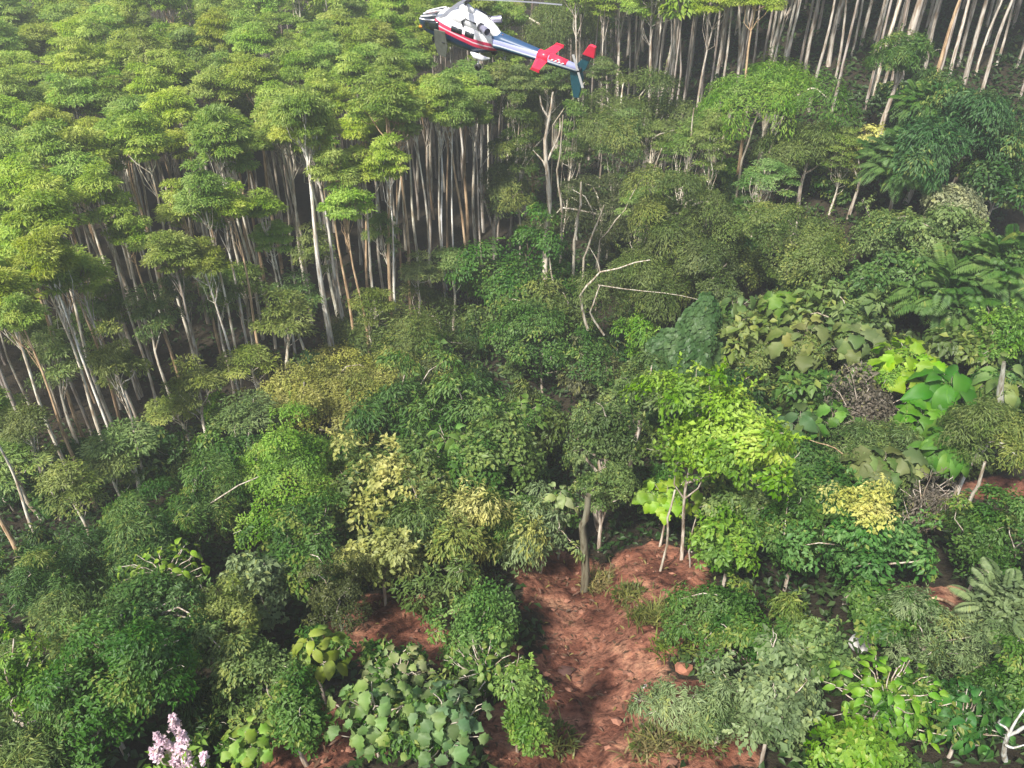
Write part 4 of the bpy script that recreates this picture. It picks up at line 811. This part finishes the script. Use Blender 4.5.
def boom_paint():
    m, n, l, b = newmat('boom_paint'); tc = n.new('ShaderNodeTexCoord'); sp = n.new('ShaderNodeSeparateXYZ'); l.new(tc.outputs['Object'], sp.inputs[0])
    q = n.new('ShaderNodeMath'); q.operation = 'MULTIPLY_ADD'; l.new(sp.outputs['X'], q.inputs[0]); q.inputs[1].default_value = .035; l.new(sp.outputs['Z'], q.inputs[2])
    cr = n.new('ShaderNodeValToRGB'); cr.color_ramp.interpolation = 'CONSTANT'; mr = n.new('ShaderNodeMapRange'); mr.inputs['From Min'].default_value = .6; mr.inputs['From Max'].default_value = 1.8
    l.new(q.outputs[0], mr.inputs['Value']); l.new(mr.outputs[0], cr.inputs[0]); e = cr.color_ramp.elements
    stops = [(0, (.012, .03, .075)), (.33, (.05, .16, .26)), (.39, (.80, .84, .90)), (.46, (.36, .38, .62)), (.66, (.03, .07, .15))]
    while len(e) < len(stops): e.new(.5)
    for k, (p, c) in zip(e, stops): k.position = p; k.color = c + (1,)
    l.new(cr.outputs[0], b.inputs['Base Color']); b.inputs['Roughness'].default_value = .3
    return m
def loft(secs, n=20, power=2.5):
    """secs: (x, yc, zc, half width, half height)"""
    V = []; F = []
    for (x, yc, zc, hw, hh) in secs:
        for j in range(n):
            a = j / n * 2 * math.pi; c, s = math.cos(a), math.sin(a); V.append((x, yc + hw * math.copysign(abs(c) ** (2 / power), c), zc + hh * math.copysign(abs(s) ** (2 / power), s)))
    for i in range(len(secs) - 1):
        for j in range(n):
            k = (j + 1) % n; F.append((i * n + j, i * n + k, (i + 1) * n + k, (i + 1) * n + j))
    F.append(tuple(range(n))[::-1]); F.append(tuple((len(secs) - 1) * n + j for j in range(n)))
    return V, F
def prism(poly, y0, y1):
    """polygon in x,z swept from y0 to y1"""
    n = len(poly); V = [(x, y0, z) for x, z in poly] + [(x, y1, z) for x, z in poly]
    F = [tuple(range(n)), tuple(range(2 * n - 1, n - 1, -1))] + [(i, i + n, (i + 1) % n + n, (i + 1) % n) for i in range(n)]
    return V, F
def helicopter():
    W = plain('white_paint', (.80, .80, .82), .3, noise=.05); RED = plain('red_paint', (.66, .03, .07), .3, noise=.1); DK = plain('dark_metal', (.03, .032, .04), .4, noise=.3)
    GL = plain('cockpit_glass', (.02, .025, .03), .06, spec=.9); TE = plain('teal_paint', (.02, .09, .12), .35, noise=.2); LAV = plain('exhaust_metal', (.42, .40, .52), .3, .6, noise=.2)
    GRY = plain('rotor_grey', (.22, .22, .24), .5, noise=.2); OL = plain('door_lining', (.10, .11, .09), .7, noise=.3); ORA = plain('amber_lens', (.8, .3, .03), .2); RUB = plain('tyre_rubber', (.03, .03, .03), .8)
    p = at(468, 32, 53.0); o = empty('helicopter', (0, 0, 0))
    heading = Vector((-math.cos(R(31)), math.sin(R(31)), 0)); 
    M = Matrix.Translation(Vector(p)) @ Matrix.Rotation(math.atan2(heading.y, heading.x), 4, 'Z') @ Matrix.Rotation(R(-13), 4, 'Y') @ Matrix.Rotation(R(-22), 4, 'X') @ Matrix.Scale(1.06, 4) @ Matrix.Translation((-.5, 0, -.95))
    o.matrix_world = M
    def part(name, VF, mat, smooth=False, parent=o, bev=0):
        me = mesh_np('helicopter_' + name, np.array(VF[0]), [tuple(f) for f in VF[1]], mat, smooth=smooth)
        q = link(name, me, parent)
        if bev: mod = q.modifiers.new('bevel', 'BEVEL'); mod.width = bev; mod.segments = 2
        return q
    fus = part('fuselage', loft([(4.0, 0, .62, .06, .06), (3.85, 0, .64, .30, .24), (3.5, 0, .68, .52, .42), (3.0, 0, .76, .70, .58), (2.4, 0, .88, .79, .76), (1.7, 0, .93, .82, .86), (.6, 0, .94, .82, .88), (-.4, 0, .96, .80, .84), (-1.0, 0, 1.02, .66, .68), (-1.7, 0, 1.1, .42, .44)], 28, 2.9), paint(), True)
    # glazing: windscreen halves, chin windows and side windows as thin shells just proud of the body
    def shell(name, rows, mat, parent=o, smooth=True):
        n = len(rows[0]); V = [tuple(v) for r in rows for v in r]; F = [(i * n + j, i * n + j + 1, (i + 1) * n + j + 1, (i + 1) * n + j) for i in range(len(rows) - 1) for j in range(n - 1)]
        q = part(name, (V, F), mat, smooth, parent); md = q.modifiers.new('thickness', 'SOLIDIFY'); md.thickness = .02; return q
    def body(x, a, off=.02):
        xs = [4.0, 3.85, 3.5, 3.0, 2.4, 1.7, .6, -.4, -1.0]; zc = np.interp(-x, [-v for v in xs], [.62, .64, .68, .76, .88, .93, .94, .96, 1.02]); hw = np.interp(-x, [-v for v in xs], [.06, .30, .52, .70, .79, .82, .82, .80, .66]) + off
        hh = np.interp(-x, [-v for v in xs], [.06, .24, .42, .58, .76, .86, .88, .84, .68]) + off; c, s = math.cos(a), math.sin(a); e = 2 / 2.9
        return (x, hw * math.copysign(abs(c) ** e, c), zc + hh * math.copysign(abs(s) ** e, s))
    for s0 in (1, -1):
        A = [R(88), R(72), R(56), R(40)] if s0 > 0 else [R(92), R(108), R(124), R(140)]
        shell('windscreen', [[body(x, a) for a in A] for x in (3.55, 3.3, 3.0, 2.7, 2.35)], GL)
        A2 = [R(34), R(22), R(10), R(-2)] if s0 > 0 else [R(146), R(158), R(170), R(182)]
        shell('side_window', [[body(x, a) for a in A2] for x in (3.1, 2.7, 2.3, 2.0)], GL)
        A3 = [R(36), R(26), R(14)] if s0 > 0 else [R(144), R(154), R(166)]
        for xa, xb in ((1.1, .35), (.15, -.45)): shell('cabin_window', [[body(x, a) for a in A3] for x in (xa, (xa + xb) / 2, xb)], GL)
        A4 = [R(-12), R(-28), R(-44)] if s0 > 0 else [R(192), R(208), R(224)]
        shell('chin_window', [[body(x, a) for a in A4] for x in (3.7, 3.4, 3.1)], GL)
    for a in (R(90), R(37), R(143), R(63), R(117)):
        tb = Tubes(); tb.add([body(x, a, .035) for x in (3.7, 3.4, 3.1, 2.7, 2.3)], .045, .045, 6); part('windscreen_frame', (np.concatenate(tb.V), tb.F), W, True)
    # engine cowling, mast fairing, exhausts, intakes
    part('engine_cowling', loft([(2.0, 0, 1.78, .10, .05), (1.6, 0, 1.86, .42, .22), (.9, 0, 1.95, .58, .38), (.1, 0, 1.95, .60, .38), (-.7, 0, 1.85, .54, .32), (-1.4, 0, 1.62, .34, .24), (-1.9, 0, 1.42, .14, .12)], 20, 2.6), W, True)
    part('mast_fairing', loft([(1.1, 0, 2.32, .06, .08), (.8, 0, 2.42, .20, .20), (.4, 0, 2.46, .22, .24), (0, 0, 2.38, .10, .14)], 14, 2.2), W, True)
    for s0 in (1, -1):
        tb = Tubes(); tb.add([(-.75, s0 * .42, 1.92), (-1.1, s0 * .56, 1.98), (-1.4, s0 * .72, 2.02)], [.17, .19, .2], 0, 14); part('exhaust', (np.concatenate(tb.V), tb.F), LAV, True)
        tb = Tubes(); tb.add([(-.7, s0 * .40, 1.92), (-.86, s0 * .46, 1.94)], .23, .23, 14); part('exhaust_collar', (np.concatenate(tb.V), tb.F), DK, True)
        tb = Tubes(); tb.add([(.35, s0 * .60, 1.62), (.40, s0 * .64, 2.0), (.2, s0 * .56, 2.18), (-.5, s0 * .56, 2.12)], .05, .05, 8); part('intake_trim', (np.concatenate(tb.V), tb.F), DK, True)
    tb = Tubes(); tb.add([(.5, 0, 2.3), (.5, 0, 3.0)], .09, .08, 10); part('mast', (np.concatenate(tb.V), tb.F), DK, True)
    hub = part('rotor_hub', loft([(.18, 0, 2.95, .10, .06), (.36, 0, 2.96, .24, .10), (.5, 0, 2.97, .28, .12), (.64, 0, 2.96, .24, .10), (.82, 0, 2.95, .10, .06)], 12, 2.2), DK, True)
    for k in range(4):
        a = R(24 + 90 * k); ca, sa = math.cos(a), math.sin(a); V = []
        for i, r in enumerate(np.linspace(.25, 5.4, 12)):
            ch = .06 if i == 0 else .17; dr = 2.96 + .0 * r + .012 * r - .008 * r * r
            for c, t in ((-ch, 0), (-ch * .3, .025), (ch, .005), (-ch * .3, -.02)): bx_, by_ = ca * r - sa * c, sa * r + ca * c; V.append((.5 + bx_, by_, dr + t + c * .08 + by_ * .40 - bx_ * .24))
        F = [(i * 4 + j, i * 4 + (j + 1) % 4, (i + 1) * 4 + (j + 1) % 4, (i + 1) * 4 + j) for i in range(11) for j in range(4)] + [(3, 2, 1, 0), (44, 45, 46, 47)]
        part('rotor_blade', (V, F), GRY, False)
    # tail boom, red band with white flashes, stabilisers, fins, tail rotor
    part('tail_boom', loft([(-1.0, 0, 1.10, .56, .58), (-2.0, 0, 1.17, .42, .47), (-4.0, 0, 1.24, .31, .35), (-6.9, 0, 1.34, .18, .22)], 18, 2.3), boom_paint(), True)
    band = part('red_band', loft([(-4.35, 0, 1.252, .305, .342), (-5.05, 0, 1.276, .274, .31)], 18, 2.3), RED, True)
    top = part('tail_flash', loft([(-5.1, 0, 1.43, .245, .19), (-6.2, 0, 1.44, .20, .15)], 14, 2.2), RED, True)
    for i in range(4): part('white_mark', prism([(-5.2 - i * .22, 1.40), (-5.3 - i * .22, 1.40), (-5.42 - i * .22, 1.50), (-5.32 - i * .22, 1.50)], .215 - i * .008, .26 - i * .008), W, False, top)
    for s0 in (1, -1):
        V = []; 
        for y, xf, xr, z in ((.12, -4.3, -5.05, 1.27), (1.25, -4.62, -5.12, 1.30)):
            for x, t in ((xf, 0), (xf - (xf - xr) * .3, .045), (xr, 0), (xf - (xf - xr) * .3, -.045)): V.append((x, s0 * y, z + t))
        part('stabiliser', (V, [(0, 1, 5, 4), (1, 2, 6, 5), (2, 3, 7, 6), (3, 0, 4, 7), (0, 3, 2, 1), (4, 5, 6, 7)]), RED)
        part('stabiliser_tip', prism([(-4.55, 1.22), (-4.7, 1.42), (-5.2, 1.44), (-5.16, 1.20)], s0 * 1.25, s0 * 1.29), RED, bev=.01)
    part('tail_fin', prism([(-6.2, 1.40), (-6.75, 1.55), (-7.28, 2.35), (-7.62, 2.35), (-7.35, 1.5), (-7.1, 1.2), (-6.6, 1.2)], -.05, .05), TE, bev=.02)
    part('fin_tip', prism([(-7.1, 2.36), (-7.42, 2.98), (-7.56, 3.08), (-7.86, 3.05), (-7.82, 2.36)], -.075, .075), RED, bev=.03)
    part('fin_band', prism([(-7.02, 2.1), (-7.14, 2.34), (-7.66, 2.34), (-7.56, 2.1)], -.062, .062), DK)
    part('ventral_fin', prism([(-6.35, 1.22), (-7.15, 1.22), (-7.25, .9), (-7.05, -.45), (-6.72, -.55), (-6.52, .2)], -.055, .055), TE, bev=.02)
    tb = Tubes(); tb.add([(-7.05, .04, 1.45), (-7.05, .34, 1.45)], .09, .07, 10); part('tail_rotor_hub', (np.concatenate(tb.V), tb.F), DK, True)
    for k in (0, 1):
        a = R(68 + 180 * k); V, F = prism([(0.05, -.07), (.95, -.08), (.97, .08), (.05, .07)], .31, .335); ca, sa = math.cos(a), math.sin(a)
        part('tail_rotor_blade', ([(-7.05 + x * ca - z * sa, y, 1.45 + x * sa + z * ca) for x, y, z in V], F), plain('tail_blade_grey', (.55, .55, .55), .4))
    # undercarriage, open door, nose light, beacon
    for x, y in ((3.0, 0), (-.7, .85), (-.7, -.85)):
        tb = Tubes(); tb.add([(x, y * .7, .25), (x, y, -.28)], .06, .05, 8); leg = part('landing_gear_leg', (np.concatenate(tb.V), tb.F), W, True)
        tb = Tubes(); tb.add([(x, y - .09, -.38), (x, y - .085, -.38), (x, y + .085, -.38), (x, y + .09, -.38)], [.10, .2, .2, .10], 0, 16); part('wheel', (np.concatenate(tb.V), tb.F), RUB, True, leg)
    part('gear_fairing', loft([(-.2, .80, .35, .04, .05), (-.5, .86, .30, .14, .18), (-1.1, .84, .32, .12, .16), (-1.5, .74, .4, .03, .04)], 12, 2.2), W, True)
    dr = part('open_door', prism([(2.15, 1.15), (1.35, 1.25), (1.25, .3), (1.45, -.45), (2.05, -.45), (2.2, .2)], 1.02, 1.07), OL, bev=.02)
    part('door_handle', prism([(1.45, .5), (1.62, .5), (1.62, .55), (1.45, .55)], 1.072, 1.10), DK, False, dr)
    tb = Tubes(); tb.add([(3.55, .42, .45), (3.72, .44, .43), (3.78, .45, .42)], [.05, .09, .02], 0, 10); part('nose_light', (np.concatenate(tb.V), tb.F), ORA, True)
    tb = Tubes(); tb.add([(-1.9, 0, 1.52), (-1.95, 0, 1.66)], .05, .03, 8); part('beacon', (np.concatenate(tb.V), tb.F), ORA, True)
    tag(o, 'white, red and dark blue helicopter flying just above the treetops', 'helicopter')
helicopter()

# ------------------------------------------------------------------ thin sunlit haze
def haze():
    V, F = prism([(-320, -4), (320, -4), (320, 75), (-320, 75)], -120, 240); me = mesh_np('haze', np.array(V), F, None)
    m = bpy.data.materials.new('haze'); m.use_nodes = True; n = m.node_tree.nodes; n.remove(n['Principled BSDF']); v = n.new('ShaderNodeVolumePrincipled')
    v.inputs['Color'].default_value = (.95, .97, .93, 1); v.inputs['Density'].default_value = .0014; v.inputs['Anisotropy'].default_value = .3
    m.node_tree.links.new(v.outputs[0], n['Material Output'].inputs['Volume']); me.materials.clear(); me.materials.append(m)
    o = link('haze', me); o['kind'] = 'stuff'; o['label'] = 'thin pale haze hanging over the whole slope'; o['category'] = 'haze'
haze()

# ------------------------------------------------------------------ things that still share a label are told apart by their order from the left
ORD = ['leftmost', 'second from left', 'third from left', 'fourth from left', 'fifth from left', 'sixth from left', 'seventh from left', 'eighth from left', 'ninth from left', 'tenth from left', 'eleventh from left', 'twelfth from left'] + [k + 'teenth from left' for k in ('thir', 'four', 'fif', 'six', 'seven', 'eigh', 'nine')] + ['twentieth from left', 'twenty-first from left']
bpy.context.view_layer.update(); same = {}
for o in scn.objects:
    if o.parent is None and 'label' in o: same.setdefault(o['label'], []).append(o)
for lab, os_ in same.items():
    if 1 < len(os_) <= 21 and len(lab.split()) <= 13:
        os_.sort(key=lambda o: project(np.array(o.location) + [0, 0, 10 if o['category'] == 'tree' else 1])[0])
        for i, o in enumerate(os_):
            w = ('rightmost' if i == len(os_) - 1 else ORD[i]); o['label'] = lab + ', ' + w
